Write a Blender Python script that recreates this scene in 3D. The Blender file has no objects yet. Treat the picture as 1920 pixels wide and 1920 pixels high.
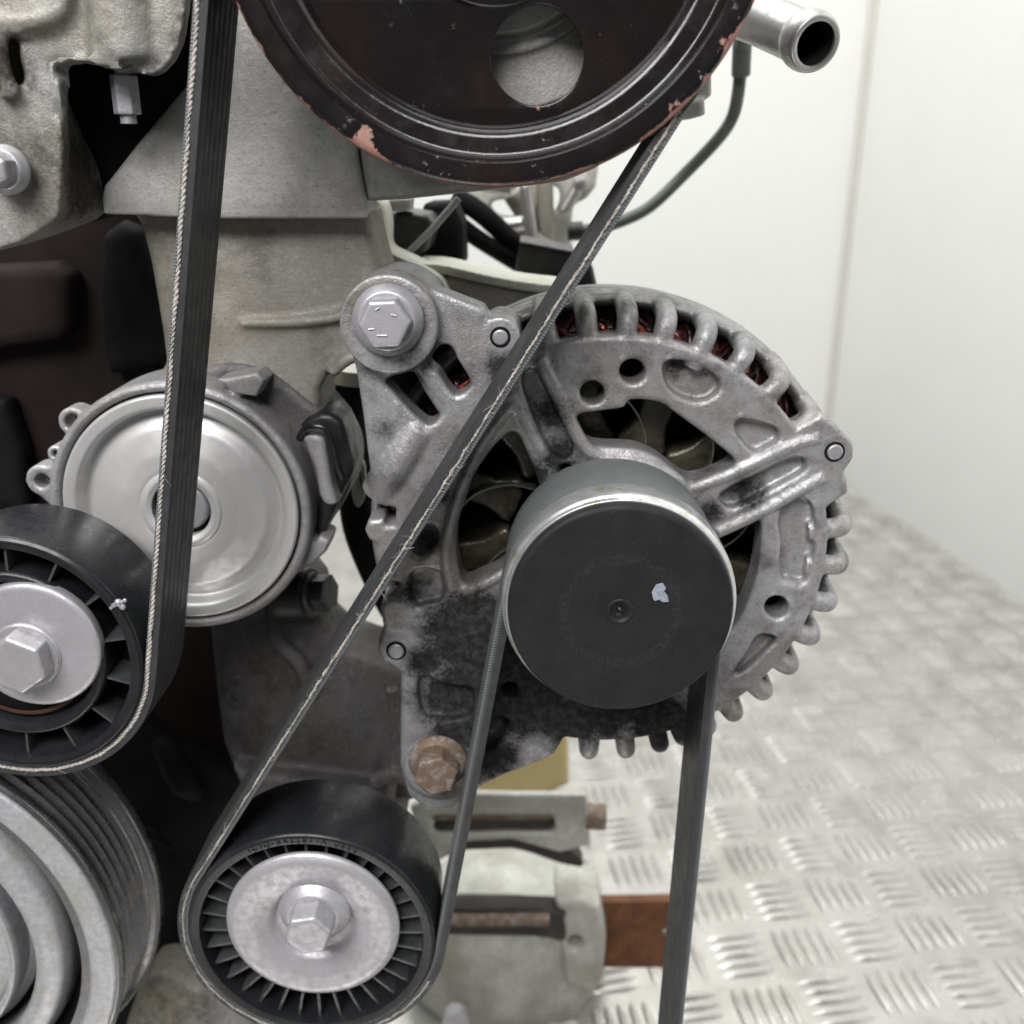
import bpy, bmesh, math, random
import numpy as np
from mathutils import Vector, Matrix
random.seed(7); rng = np.random.default_rng(7)
S = bpy.context.scene
C = S.collection

# ------------------------------------------------------------------ camera
F = 1850.0; TH = math.radians(19.5); YAW = math.radians(-1.0); CZ = 0.45
FW = np.array([math.sin(YAW)*math.cos(TH), math.cos(YAW)*math.cos(TH), -math.sin(TH)])
RT = np.array([math.cos(YAW), -math.sin(YAW), 0.0]); UP = np.cross(RT, FW)
cam = bpy.data.cameras.new('camera'); camo = bpy.data.objects.new('camera', cam); C.objects.link(camo)
cam.sensor_width = 36; cam.lens = F/1920*36; cam.clip_start = .01; cam.clip_end = 50
camo.location = (0, 0, CZ); camo.rotation_euler = (math.pi/2-TH, 0, -YAW)
cam.dof.use_dof = True; cam.dof.focus_distance = .262; cam.dof.aperture_fstop = 12.5
S.camera = camo

# ------------------------------------------------------------------ light
W = bpy.data.worlds.new('World'); S.world = W; W.use_nodes = True
bg = W.node_tree.nodes['Background']; bg.inputs[0].default_value = (.93, .95, 1, 1); bg.inputs[1].default_value = .09
def area(name, loc, target, sx, sy, power, col=(1, 1, 1)):
    l = bpy.data.lights.new(name, 'AREA'); l.shape = 'RECTANGLE'; l.size = sx; l.size_y = sy; l.energy = power; l.color = col
    o = bpy.data.objects.new(name, l); C.objects.link(o); o.location = loc
    o.rotation_euler = (Vector(target)-Vector(loc)).to_track_quat('-Z', 'Y').to_euler(); return o
area('ceiling_light_panel', (-.30, .62, 1.70), (.10, .68, 0), 1.5, 1.4, 27.5, (.985, 1, .985))
area('workshop_light_panel', (-.30, -.62, 1.22), (0, .28, .36), .9, .45, 20, (1, .985, .985))
S.view_settings.view_transform = 'Standard'; S.view_settings.look = 'None'; S.view_settings.gamma = 1; S.view_settings.exposure = 0.12
S.cycles.use_denoising = True
S.cycles.max_bounces = 6; S.cycles.use_adaptive_sampling = True; S.cycles.adaptive_threshold = .03; S.cycles.caustics_reflective = False; S.cycles.caustics_refractive = False

# ------------------------------------------------------------------ geometry helpers
def un(u, v, Y):
    "point of the plane y = Y seen at photo pixel u, v (photo 1920 wide)"
    d = FW+RT*(u-960)/F+UP*(960-v)/F; p = d*(Y/d[1]); return Vector((p[0], p[1], p[2]+CZ))
def mm(px, u, v, Y):
    p = un(u, v, Y); z = float(np.dot(np.array([p.x, p.y, p.z-CZ]), FW)); return px*z/F
def g_join(gs):
    V = []; Fc = []
    for v, f in gs:
        o = len(V); V += list(v); Fc += [tuple(i+o for i in q) for q in f]
    return V, Fc
def sm(pts, n=4):
    "closed Catmull-Rom through pts"
    P = [np.array(p, float) for p in pts]; N = len(P); out = []
    for i in range(N):
        a, b, c, d = P[i-1], P[i], P[(i+1) % N], P[(i+2) % N]
        for k in range(n):
            t = k/n
            out.append(tuple(.5*((2*b)+(c-a)*t+(2*a-5*b+4*c-d)*t*t+(3*b-a-3*c+d)*t**3)))
    return out
def smo(pts, n=6):
    "open Catmull-Rom, any dimension"
    P = [np.array(p, float) for p in pts]; P = [2*P[0]-P[1]]+P+[2*P[-1]-P[-2]]; out = []
    for i in range(1, len(P)-2):
        a, b, c, d = P[i-1], P[i], P[i+1], P[i+2]
        for k in range(n):
            t = k/n; out.append(.5*((2*b)+(c-a)*t+(2*a-5*b+4*c-d)*t*t+(3*b-a-3*c+d)*t**3))
    out.append(P[-2]); return out
def g_flat(outer, holes=(), Y=0, depth=.01, bevel=.0005, res=2):
    "outline in metres (x,z), front face at y=Y, extruded away from the camera"
    cu = bpy.data.curves.new('t', 'CURVE'); cu.dimensions = '2D'; cu.fill_mode = 'BOTH'
    for pts in [outer]+list(holes):
        s = cu.splines.new('POLY'); s.points.add(len(pts)-1); s.use_cyclic_u = True
        for p, q in zip(s.points, pts): p.co = (q[0], q[1], 0, 1)
    cu.extrude = max(depth/2-bevel, 1e-5); cu.bevel_depth = bevel; cu.bevel_resolution = res; cu.offset = -bevel
    ob = bpy.data.objects.new('t', cu); C.objects.link(ob)
    dg = bpy.context.evaluated_depsgraph_get(); dg.update()
    me = bpy.data.meshes.new_from_object(ob.evaluated_get(dg))
    bm = bmesh.new(); bm.from_mesh(me); bmesh.ops.remove_doubles(bm, verts=bm.verts, dist=2e-6)
    bmesh.ops.recalc_face_normals(bm, faces=bm.faces)
    bm.verts.index_update()
    V = [(v.co.x, Y+depth/2-v.co.z, v.co.y) for v in bm.verts]; Fc = [tuple(v.index for v in f.verts) for f in bm.faces]
    bm.free(); bpy.data.objects.remove(ob); bpy.data.curves.remove(cu); bpy.data.meshes.remove(me)
    return V, Fc
def pxl(pts, Y, smooth=0):
    if smooth: pts = sm(pts, smooth)
    return [(p.x, p.z) for p in (un(u, v, Y) for u, v in pts)]
def g_poly(outer, holes=(), Y=0, depth=.01, bevel=.0005, smooth=0, Yp=None, res=2):
    Yp = Yp or Y
    return g_flat(pxl(outer, Yp, smooth), [pxl(h, Yp, smooth) for h in holes], Y, depth, bevel, res)
def circ(x, z, r, n=64, a0=0):
    return [(x+r*math.cos(a0+2*math.pi*i/n), z+r*math.sin(a0+2*math.pi*i/n)) for i in range(n)]
def g_lathe(prof, x, z, seg=96, closed=False):
    "prof: (r,y) list revolved about the y axis through (x,z)"
    V = []; Fc = []; n = len(prof)
    for i in range(seg):
        a = 2*math.pi*i/seg; ca, sa = math.cos(a), math.sin(a)
        for r, y in prof: V.append((x+r*ca, y, z+r*sa))
    m = n if closed else n-1
    for i in range(seg):
        j = (i+1) % seg
        for k in range(m):
            k2 = (k+1) % n
            Fc.append((i*n+k, j*n+k, j*n+k2, i*n+k2))
    return V, Fc
def rp(prof, r=.0004, n=3):
    "round the corners of a profile polyline"
    out = [prof[0]]
    for i in range(1, len(prof)-1):
        a, b, c = (np.array(q, float) for q in prof[i-1:i+2])
        la, lc = np.linalg.norm(a-b), np.linalg.norm(c-b); q = min(r, la*.45, lc*.45)
        p0, p1 = b+(a-b)/la*q, b+(c-b)/lc*q
        for k in range(n+1):
            t = k/n; out.append(tuple((1-t)**2*p0+2*t*(1-t)*b+t*t*p1))
    out.append(prof[-1]); return out
def g_tube(pts, r, seg=12, cap=True):
    P = [Vector(p) for p in pts]; n = len(P); rr = r if hasattr(r, '__len__') else [r]*n
    V = []; Fc = []; prev = None
    for i in range(n):
        t = (P[min(i+1, n-1)]-P[max(i-1, 0)]).normalized()
        if prev is None:
            a = Vector((0, 0, 1)) if abs(t.z) < .9 else Vector((1, 0, 0)); nrm = t.cross(a).normalized()
        else:
            nrm = (prev-t*prev.dot(t)).normalized()
        prev = nrm; b = t.cross(nrm)
        for k in range(seg):
            a = 2*math.pi*k/seg; V.append(tuple(P[i]+(nrm*math.cos(a)+b*math.sin(a))*rr[i]))
    for i in range(n-1):
        for k in range(seg):
            k2 = (k+1) % seg; Fc.append((i*seg+k, i*seg+k2, (i+1)*seg+k2, (i+1)*seg+k))
    if cap:
        Fc.append(tuple(reversed(range(seg)))); Fc.append(tuple((n-1)*seg+k for k in range(seg)))
    return V, Fc
def g_ball(c, r, seg=16, sc=(1, 1, 1)):
    V = []; Fc = []; n = seg//2
    for i in range(n+1):
        th = math.pi*i/n
        for k in range(seg):
            a = 2*math.pi*k/seg
            V.append((c[0]+r*sc[0]*math.sin(th)*math.cos(a), c[1]+r*sc[1]*math.sin(th)*math.sin(a), c[2]+r*sc[2]*math.cos(th)))
    for i in range(n):
        for k in range(seg):
            k2 = (k+1) % seg; Fc.append((i*seg+k, (i+1)*seg+k, (i+1)*seg+k2, i*seg+k2))
    return V, Fc
def g_rev(prof, A, B, seg=40, closed=True):
    "profile (r,t) revolved about the axis A->B, t in metres from A"
    A = Vector(A); ax = (Vector(B)-A).normalized(); a = Vector((0, 0, 1)) if abs(ax.z) < .9 else Vector((1, 0, 0))
    n1 = ax.cross(a).normalized(); n2 = ax.cross(n1); V = []; Fc = []; n = len(prof)
    for i in range(seg):
        q = 2*math.pi*i/seg; dr = n1*math.cos(q)+n2*math.sin(q)
        for r, t in prof: V.append(tuple(A+ax*t+dr*r))
    for i in range(seg):
        j = (i+1) % seg
        for k in range(n if closed else n-1):
            k2 = (k+1) % n; Fc.append((i*n+k, j*n+k, j*n+k2, i*n+k2))
    return V, Fc
def mesh_of(g, name='m', angle=40):
    me = bpy.data.meshes.new(name); me.from_pydata([tuple(v) for v in g[0]], [], [tuple(f) for f in g[1]])
    bm = bmesh.new(); bm.from_mesh(me); bmesh.ops.recalc_face_normals(bm, faces=bm.faces); bm.to_mesh(me); bm.free()
    me.polygons.foreach_set('use_smooth', [True]*len(me.polygons)); me.set_sharp_from_angle(angle=math.radians(angle)); return me
def cast(gs, voxel=.0008, it=5, fac=.5):
    "melt closed shapes into one casting with soft fillets"
    me = mesh_of(g_join(gs)); ob = bpy.data.objects.new('t', me); C.objects.link(ob)
    m = ob.modifiers.new('r', 'REMESH'); m.mode = 'VOXEL'; m.voxel_size = voxel
    m = ob.modifiers.new('s', 'SMOOTH'); m.iterations = it; m.factor = fac
    dg = bpy.context.evaluated_depsgraph_get(); dg.update(); r = bpy.data.meshes.new_from_object(ob.evaluated_get(dg))
    n = len(r.vertices); co = np.empty(n*3, 'f'); r.vertices.foreach_get('co', co)
    Fc = [tuple(p.vertices) for p in r.polygons]; V = [tuple(q) for q in co.reshape(-1, 3)]
    bpy.data.objects.remove(ob); bpy.data.meshes.remove(me); bpy.data.meshes.remove(r); return V, Fc
BASE = {}
def thing(name, label, cat, base, group=None):
    o = bpy.data.objects.new(name, None); C.objects.link(o); o.location = base; o.empty_display_size = .01
    o['label'] = label; o['category'] = cat; BASE[o.name] = Vector(base)
    if group: o['group'] = group
    return o
def add(name, g, mat, parent=None, angle=40, label=None):
    "one mesh object; the vertices are given in world space"
    g = g_join(g) if isinstance(g, list) else g
    b = BASE[parent.name] if parent else Vector((0, 0, 0))
    g = ([(v[0]-b.x, v[1]-b.y, v[2]-b.z) for v in g[0]], g[1])
    o = bpy.data.objects.new(name, mesh_of(g, name, angle)); C.objects.link(o); o.data.materials.append(mat)
    if parent: o.parent = parent; BASE[o.name] = b
    else: BASE[o.name] = b
    if label: o['label'] = label
    return o
def single(name, g, mat, label, cat, angle=40, group=None):
    g = g_join(g) if isinstance(g, list) else g
    c = np.array(g[0]); b = Vector((c[:, 0].mean(), c[:, 1].mean(), c[:, 2].min()))
    o = bpy.data.objects.new(name, mesh_of(([tuple(Vector(v)-b) for v in g[0]], g[1]), name, angle)); C.objects.link(o)
    o.location = b; o.data.materials.append(mat); o['label'] = label; o['category'] = cat; BASE[o.name] = b
    if group: o['group'] = group
    return o
def struct(name, g, mat):
    o = bpy.data.objects.new(name, mesh_of(g, name)); C.objects.link(o); o.data.materials.append(mat); o['kind'] = 'structure'; BASE[o.name] = Vector((0, 0, 0)); return o

# ------------------------------------------------------------------ materials
class N:
    def __init__(s, name):
        s.m = bpy.data.materials.new(name); s.m.use_nodes = True; s.t = s.m.node_tree; s.b = s.t.nodes['Principled BSDF']
        s.tc = s.t.nodes.new('ShaderNodeTexCoord'); s.geo = s.t.nodes.new('ShaderNodeNewGeometry'); s.pos = s.geo.outputs['Position']
    def n(s, k, **kw):
        q = s.t.nodes.new(k)
        for a, b in kw.items(): setattr(q, a, b)
        return q
    def L(s, a, b): s.t.links.new(a, b)
    def val(s, x, inp):
        if hasattr(x, 'node'): s.L(x, inp)
        else: inp.default_value = x
    def noise(s, scale, detail=4, rough=.55, vec=None, dist=0):
        q = s.n('ShaderNodeTexNoise'); q.inputs['Scale'].default_value = scale; q.inputs['Detail'].default_value = detail
        q.inputs['Roughness'].default_value = rough; q.inputs['Distortion'].default_value = dist; s.L(vec or s.pos, q.inputs['Vector']); return q.outputs['Fac']
    def vor(s, scale, vec=None):
        q = s.n('ShaderNodeTexVoronoi'); q.inputs['Scale'].default_value = scale; s.L(vec or s.pos, q.inputs['Vector']); return q.outputs['Distance']
    def ramp(s, x, a, b, c0=0., c1=1.):
        q = s.n('ShaderNodeMapRange'); q.inputs[1].default_value = a; q.inputs[2].default_value = b; q.inputs[3].default_value = c0; q.inputs[4].default_value = c1
        s.L(x, q.inputs[0]); return q.outputs[0]
    def math(s, op, a, b=0.):
        q = s.n('ShaderNodeMath', operation=op); s.val(a, q.inputs[0]); s.val(b, q.inputs[1]); return q.outputs[0]
    def mix(s, f, a, b):
        q = s.n('ShaderNodeMix', data_type='RGBA'); s.val(f, q.inputs[0])
        for x, i in ((a, 6), (b, 7)):
            if hasattr(x, 'node'): s.L(x, q.inputs[i])
            else: q.inputs[i].default_value = (*x, 1)
        return q.outputs[2]
    def near(s, p, r0, r1):
        "1 inside r0 of world point p, 0 outside r1"
        q = s.n('ShaderNodeVectorMath', operation='DISTANCE'); s.L(s.pos, q.inputs[0]); q.inputs[1].default_value = p; return s.ramp(q.outputs['Value'], r0, r1, 1, 0)
    def bump(s, h, strength=.3, dist=.001, nrm=None):
        q = s.n('ShaderNodeBump'); q.inputs['Strength'].default_value = strength; q.inputs['Distance'].default_value = dist; s.L(h, q.inputs['Height'])
        if nrm: s.L(nrm, q.inputs['Normal'])
        s.L(q.outputs[0], s.b.inputs['Normal']); return q.outputs[0]
    def fin(s, col, rough=.5, metal=0., spec=.5):
        if hasattr(col, 'node'): s.L(col, s.b.inputs['Base Color'])
        else: s.b.inputs['Base Color'].default_value = (*col, 1)
        s.val(rough, s.b.inputs['Roughness']); s.val(metal, s.b.inputs['Metallic']); s.val(spec, s.b.inputs['Specular IOR Level'])
        return s.m

def cast_metal(name, col=(.34, .335, .33), dark=(.10, .095, .085), grime=.5, metal=.35, rough=.48, spots=(), spotcol=(.012, .011, .011), warm=(.26, .23, .19), gscale=70, bump=.55, wear=.45, speck=.35):
    s = N(name)
    big = s.noise(gscale, 6, .62); mid = s.noise(330, 5, .65); fine = s.noise(1500, 3, .6)
    c = s.mix(s.ramp(s.noise(38, 4), .42, .68), col, warm)
    c = s.mix(s.ramp(mid, .38, .70, 0, .5), c, tuple(x*.6 for x in col))
    c = s.mix(s.ramp(s.noise(26, 5, .6), .40, .66, 0, .5), c, tuple(x*.62 for x in col))
    c = s.mix(s.ramp(s.noise(640, 4, .7), .56, .68, 0, speck), c, tuple(x*.42 for x in col))
    lo = .62-.22*grime
    g = s.math('MULTIPLY', s.ramp(big, lo, lo+.2), s.ramp(mid, .3, .6, .35, 1.))
    c = s.mix(s.math('MULTIPLY', g, min(1., .4+grime*.7)), c, dark)
    pit = s.ramp(fine, .60, .74); c = s.mix(s.math('MULTIPLY', pit, .55), c, tuple(x*.35 for x in dark))
    shine = s.ramp(s.noise(900, 2), .66, .78); c = s.mix(s.math('MULTIPLY', shine, .5), c, (.62, .62, .63))
    c = s.mix(s.ramp(s.geo.outputs['Pointiness'], .515, .57, 0, wear), c, tuple(min(.75, x*1.75) for x in col))
    m = None
    for p, r0, r1 in spots:
        q = s.near(p, r0, r1); m = q if m is None else s.math('MAXIMUM', m, q)
    rg = s.ramp(mid, .3, .8, rough-.1, rough+.2)
    if m is not None:
        brk = s.math('ADD', s.math('MULTIPLY', s.noise(170, 8, .75, dist=.4), .8), s.math('MULTIPLY', s.noise(900, 4, .7), .55))
        m = s.ramp(s.math('ADD', m, s.math('MULTIPLY', brk, 1.5)), 1.00, 1.64)
        m = s.math('MULTIPLY', m, s.ramp(s.noise(420, 6, .75), .44, .68, .97, .84))
        c = s.mix(m, c, spotcol); rg = s.math('ADD', rg, s.math('MULTIPLY', m, .05))
    h = s.math('ADD', s.math('MULTIPLY', fine, .5), s.math('MULTIPLY', mid, 1.0)); s.bump(h, bump, .0008)
    return s.fin(c, rg, metal if m is None else s.math('MULTIPLY', s.math('SUBTRACT', 1., m), metal), .5 if m is None else s.ramp(m, 0, 1, .5, .08))
def steel(name, col=(.52, .52, .55), rough=.38, metal=.75, dark=.5, rust=0., scale=420, bump=.15, rustcol=(.17, .075, .035)):
    s = N(name); a = s.noise(scale, 5, .6); b = s.noise(90, 4); d = s.noise(2200, 2)
    c = s.mix(s.ramp(a, .35, .75, 0, dark), col, tuple(x*.45 for x in col))
    c = s.mix(s.ramp(b, .45, .7, 0, .45*dark), c, (.30, .27, .23))
    if rust: c = s.mix(s.ramp(s.noise(260, 6, .7), .62-.3*rust, .74-.3*rust), c, rustcol)
    s.bump(s.math('ADD', a, s.math('MULTIPLY', d, .5)), bump, .0004)
    return s.fin(c, s.ramp(a, .3, .8, rough-.08, rough+.2), metal)
def plain(name, col, rough=.5, metal=0., var=.25, scale=160, bump=.1, spec=.5, dust=0., dustcol=(.3, .28, .25)):
    s = N(name); a = s.noise(scale, 5, .6); d = s.noise(1800, 3, .6)
    c = s.mix(s.ramp(a, .3, .75), tuple(x*(1+var) for x in col), tuple(x*(1-var) for x in col))
    if dust: c = s.mix(s.math('MULTIPLY', s.ramp(s.noise(75, 6, .65), .45, .75), dust), c, dustcol)
    s.bump(s.math('ADD', a, s.math('MULTIPLY', d, .4)), bump, .0005)
    return s.fin(c, s.ramp(a, .3, .8, max(rough-.08, .05), rough+.12), metal, spec)

AX, AZ = .0239, CZ-.1092          # alternator axis
def P3(u, v, Y): return tuple(un(u, v, Y))
M = {}
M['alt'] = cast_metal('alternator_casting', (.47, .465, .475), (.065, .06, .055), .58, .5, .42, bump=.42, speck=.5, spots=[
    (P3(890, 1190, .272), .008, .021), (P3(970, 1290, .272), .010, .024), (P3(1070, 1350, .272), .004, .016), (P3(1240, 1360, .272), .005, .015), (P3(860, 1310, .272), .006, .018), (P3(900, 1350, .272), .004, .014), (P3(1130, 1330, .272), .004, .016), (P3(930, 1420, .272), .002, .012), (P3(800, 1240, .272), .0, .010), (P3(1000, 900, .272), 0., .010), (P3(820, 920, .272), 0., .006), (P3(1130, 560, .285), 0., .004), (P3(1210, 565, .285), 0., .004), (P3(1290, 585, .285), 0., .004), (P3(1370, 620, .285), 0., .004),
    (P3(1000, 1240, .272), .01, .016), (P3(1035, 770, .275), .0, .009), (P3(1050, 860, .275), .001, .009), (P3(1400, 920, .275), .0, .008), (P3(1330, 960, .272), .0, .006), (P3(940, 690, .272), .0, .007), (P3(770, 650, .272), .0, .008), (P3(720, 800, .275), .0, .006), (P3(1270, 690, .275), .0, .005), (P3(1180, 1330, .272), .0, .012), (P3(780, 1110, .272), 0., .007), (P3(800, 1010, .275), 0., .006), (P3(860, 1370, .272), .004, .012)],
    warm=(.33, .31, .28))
M['cover'] = cast_metal('cover_casting', (.52, .515, .495), (.14, .135, .12), .35, .2, .5, warm=(.38, .365, .33), gscale=42, speck=.5, bump=.36)
M['cover_low'] = cast_metal('lower_cover_casting', (.40, .385, .345), (.085, .075, .056), .6, .2, .55, warm=(.24, .21, .15), gscale=34, speck=.5, bump=.4)
M['mount'] = cast_metal('mount_casting', (.45, .445, .42), (.06, .055, .043), .58, .35, .55, warm=(.36, .32, .24), gscale=50, wear=0, speck=.5, bump=.4, spots=[(P3(165, 330, .28), .001, .02), (P3(0, 120, .265), .001, .010), (P3(270, 120, .27), 0., .008)], spotcol=(.035, .03, .025))  # first spot puts the shade of the bracket's right side into the colour
M['block'] = cast_metal('block_casting', (.125, .118, .12), (.025, .022, .022), .62, .15, .6, warm=(.10, .085, .07), gscale=60)
M['dark_block'] = cast_metal('dark_oily_casting', (.035, .033, .036), (.010, .009, .009), .6, .1, .6)
M['rear'] = cast_metal('rear_casting', (.66, .66, .60), (.30, .29, .24), .2, .2, .55, warm=(.36, .34, .27), gscale=40)
M['zinc'] = steel('zinc_bolt', (.54, .53, .56), .40, .5, .45, scale=420, bump=.22)
M['zinc_dirty'] = steel('zinc_dirty', (.5, .49, .52), .42, .6, .55)
M['tens'] = steel('tensioner_metal', (.74, .735, .725), .36, .45, .28, scale=260, bump=.06)
M['tens_body'] = cast_metal('tensioner_casting', (.44, .43, .44), (.09, .085, .08), .3, .4, .45)
M['pipe'] = steel('pipe_aluminium', (.52, .515, .50), .34, .85, .5, scale=180, bump=.15)
M['dark_alu'] = cast_metal('dark_grey_casting', (.15, .145, .15), (.05, .05, .05), .3, .3, .5)
M['rusty'] = steel('rusty_bolt', (.36, .32, .29), .6, .3, .5, rust=.75, scale=600, bump=.4, rustcol=(.20, .14, .10))
M['rust'] = plain('rust_paint', (.14, .055, .022), .75, 0, .5, 130, .4, dust=.5, dustcol=(.07, .03, .015))
M['dark_rust'] = plain('dark_rust', (.055, .022, .010), .6, 0, .4, 250, .2)
M['black'] = plain('black_plastic', (.012, .012, .013), .42, 0, .3, 200, .08, dust=.12)
M['black_gloss'] = plain('black_gloss', (.012, .012, .013), .18, 0, .3, 200, .05)
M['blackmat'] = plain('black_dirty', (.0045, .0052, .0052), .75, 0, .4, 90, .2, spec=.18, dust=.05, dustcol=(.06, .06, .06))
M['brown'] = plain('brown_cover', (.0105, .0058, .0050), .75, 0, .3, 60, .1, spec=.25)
M['teal'] = plain('dark_teal_plastic', (.0045, .0048, .0052), .8, 0, .3, 60, .1, spec=.25)
M['steel_idler'] = plain('idler_plastic', (.014, .015, .017), .30, 0, .25, 300, .10, spec=.35, dust=.12, dustcol=(.14, .14, .15))
M['spoke'] = plain('spoke_plastic', (.055, .058, .06), .35, 0, .3, 300, .1)
M['slot_dark'] = plain('recess_shade', (.030, .025, .022), .6, 0, .5, 120, .2)  # dark plates in this colour stand in for shade inside slots and gaps
M['cream'] = plain('cream_edge', (.56, .56, .48), .5, 0, .15, 120, .1, dust=.3)
M['yellow'] = plain('yellow_plastic', (.85, .68, .33), .45, 0, .05, 50, .05)
M['copper'] = plain('red_enamel_wire', (.30, .07, .055), .25, .55, .45, 500, .05)
M['copper_dark'] = plain('winding_mass', (.026, .009, .0075), .28, .3, .75, 260, .2)
M['rotor'] = plain('rotor_varnish', (.085, .078, .055), .26, .4, .65, 190, .6, dust=.7, dustcol=(.025, .022, .02))
M['fan'] = plain('fan_metal', (.30, .31, .27), .35, .6, .4, 150, .2, dust=.4, dustcol=(.16, .15, .06))
M['wall'] = plain('white_wall_panel', (.84, .835, .81), .4, 0, .02, 5, .02, dust=.06, dustcol=(.6, .58, .52))
M['hose'] = plain('green_grey_hose', (.075, .09, .082), .42, 0, .15, 100, .05)
M['fibre'] = plain('belt_cord_fibre', (.50, .47, .425), .85, 0, .35, 900, .5)
M['paint_mark'] = plain('silver_paint', (.34, .37, .44), .45, .2, .3, 900, .3)

def mat_tread():
    s = N('tread_plate_aluminium'); a = s.noise(60, 4); b = s.noise(600, 3)
    c = s.mix(s.ramp(a, .35, .7), (.62, .61, .58), (.48, .47, .44)); c = s.mix(s.ramp(s.noise(23, 6, .7), .48, .66, 0, .55), c, (.33, .32, .30)); c = s.mix(s.ramp(s.noise(260, 5, .75), .60, .70, 0, .3), c, (.30, .29, .27)); c = s.mix(s.ramp(s.noise(11, 3), .4, .7, 0, .5), c, (.66, .65, .63))
    s.bump(b, .05, .0004); return s.fin(c, s.ramp(a, .3, .7, .22, .40), .8)
M['tread'] = mat_tread()

def mat_upulley(cx, cz):
    s = N('black_enamel_pulley'); q = s.n('ShaderNodeVectorMath', operation='DISTANCE')
    xyz = s.n('ShaderNodeSeparateXYZ'); s.L(s.pos, xyz.inputs[0]); cb = s.n('ShaderNodeCombineXYZ'); s.L(xyz.outputs[0], cb.inputs[0]); s.L(xyz.outputs[2], cb.inputs[2])
    s.L(cb.outputs[0], q.inputs[0]); q.inputs[1].default_value = (cx, 0, cz); r = q.outputs['Value']
    c = s.mix(s.ramp(s.noise(45, 4), .35, .7), (.0065, .0068, .0085), (.014, .0095, .0085))  # brownish tone: reflected surroundings put into the enamel colour
    edge = s.ramp(r, .0608, .0622)                       # rim: enamel worn to primer
    n1 = s.noise(85, 8, .66); lip = s.ramp(r, .0565, .0612, 0, .09)
    m = s.ramp(s.math('ADD', n1, s.math('ADD', s.math('MULTIPLY', edge, .24), lip)), .680, .702)
    chip = s.ramp(s.noise(520, 5, .75), .62, .66); chips = s.math('MULTIPLY', s.math('MULTIPLY', chip, s.ramp(s.noise(75, 3), .55, .64)), s.ramp(r, .046, .060, .25, 1.))
    bandn = s.n('ShaderNodeTexNoise'); bandn.noise_dimensions = '1D'; s.L(s.math('MULTIPLY', r, 420.), bandn.inputs['W']); bandn.inputs['Detail'].default_value = 2
    c = s.mix(s.ramp(bandn.outputs['Fac'], .45, .7, 0, .7), c, (.015, .0085, .0075))  # brown bands paint in streaky reflections
    c = s.mix(m, c, s.mix(s.noise(700, 3), (.22, .085, .05), (.42, .25, .215)))
    c = s.mix(s.math('MULTIPLY', chips, .85), c, (.36, .34, .35))
    ring = s.n('ShaderNodeTexNoise'); ring.noise_dimensions = '1D'; s.L(s.math('MULTIPLY', r, 2600.), ring.inputs['W']); ring.inputs['Detail'].default_value = 3
    h = s.math('ADD', s.math('MULTIPLY', s.noise(700, 4), .5), s.math('MULTIPLY', ring.outputs['Fac'], .06)); h = s.math('SUBTRACT', h, s.math('MULTIPLY', m, 1.2))
    s.bump(h, .16, .0004)
    return s.fin(c, s.math('ADD', s.ramp(s.noise(200, 4), .3, .7, .10, .24), s.math('MULTIPLY', m, .35)), 0., .5)
UX, UZ = -.0082, CZ+.0564
M['upulley'] = mat_upulley(UX, UZ)

def mat_cap():
    s = N('charcoal_cap'); q = s.n('ShaderNodeVectorMath', operation='DISTANCE'); s.L(s.pos, q.inputs[0]); q.inputs[1].default_value = (AX, .2315, AZ); r = q.outputs['Value']
    fl = s.ramp(s.noise(1500, 4, .75, dist=1.5), .60, .74); c = s.mix(s.ramp(s.noise(120, 4), .3, .7), (.015, .0140, .0155), (.022, .0205, .022))
    ringm = s.math('MULTIPLY', s.ramp(r, .0128, .0142), s.ramp(r, .0152, .0168, 1, 0))
    sc = s.math('MULTIPLY', ringm, s.ramp(s.noise(1300, 5, .75), .45, .7)); c = s.mix(s.math('MULTIPLY', sc, .16), c, (.16, .15, .15))
    c = s.mix(s.math('MULTIPLY', fl, .4), c, (.16, .155, .16))
    s.bump(s.noise(1400, 3), .25, .0003); return s.fin(c, s.ramp(s.noise(70, 5, .65), .3, .7, .42, .72), 0, .22)
M['cap'] = mat_cap()
def mat_ring():
    s = N('zinc_pulley_ring'); a = s.noise(300, 4)
    c = s.mix(s.ramp(a, .3, .7), (.72, .73, .73), (.52, .53, .53)); c = s.mix(s.ramp(s.noise(140, 3), .60, .66), c, (.50, .48, .33))
    return s.fin(c, .30, .7)
M['pring'] = mat_ring()
def mat_belt():
    s = N('belt_rubber')
    A = s.n('ShaderNodeAttribute', attribute_name='sw'); x = s.n('ShaderNodeSeparateXYZ'); s.L(A.outputs['Vector'], x.inputs[0])
    arc, wid, back = x.outputs
    c = s.mix(s.ramp(s.noise(240, 5), .3, .75), (.030, .031, .033), (.048, .049, .051))
    c = s.mix(s.math('MULTIPLY', s.ramp(s.noise(900, 4, .7), .62, .75), .35), c, (.16, .16, .16))
    d = s.math('ADD', s.math('MULTIPLY', arc, 1.0), s.math('MULTIPLY', wid, .55))
    w = s.math('SINE', s.math('MULTIPLY', d, 2*math.pi/.00085)); w = s.math('MULTIPLY', s.ramp(w, -1, 1), back)
    c = s.mix(s.math('MULTIPLY', back, .75), c, s.mix(w, (.085, .095, .096), (.27, .29, .29)))
    h = s.math('ADD', s.math('MULTIPLY', w, .8), s.math('MULTIPLY', s.noise(1500, 3), .25)); s.bump(h, .4, .0003)
    return s.fin(c, s.ramp(s.noise(200, 3), .3, .7, .42, .6), 0, .45)
M['belt'] = mat_belt()
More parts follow.
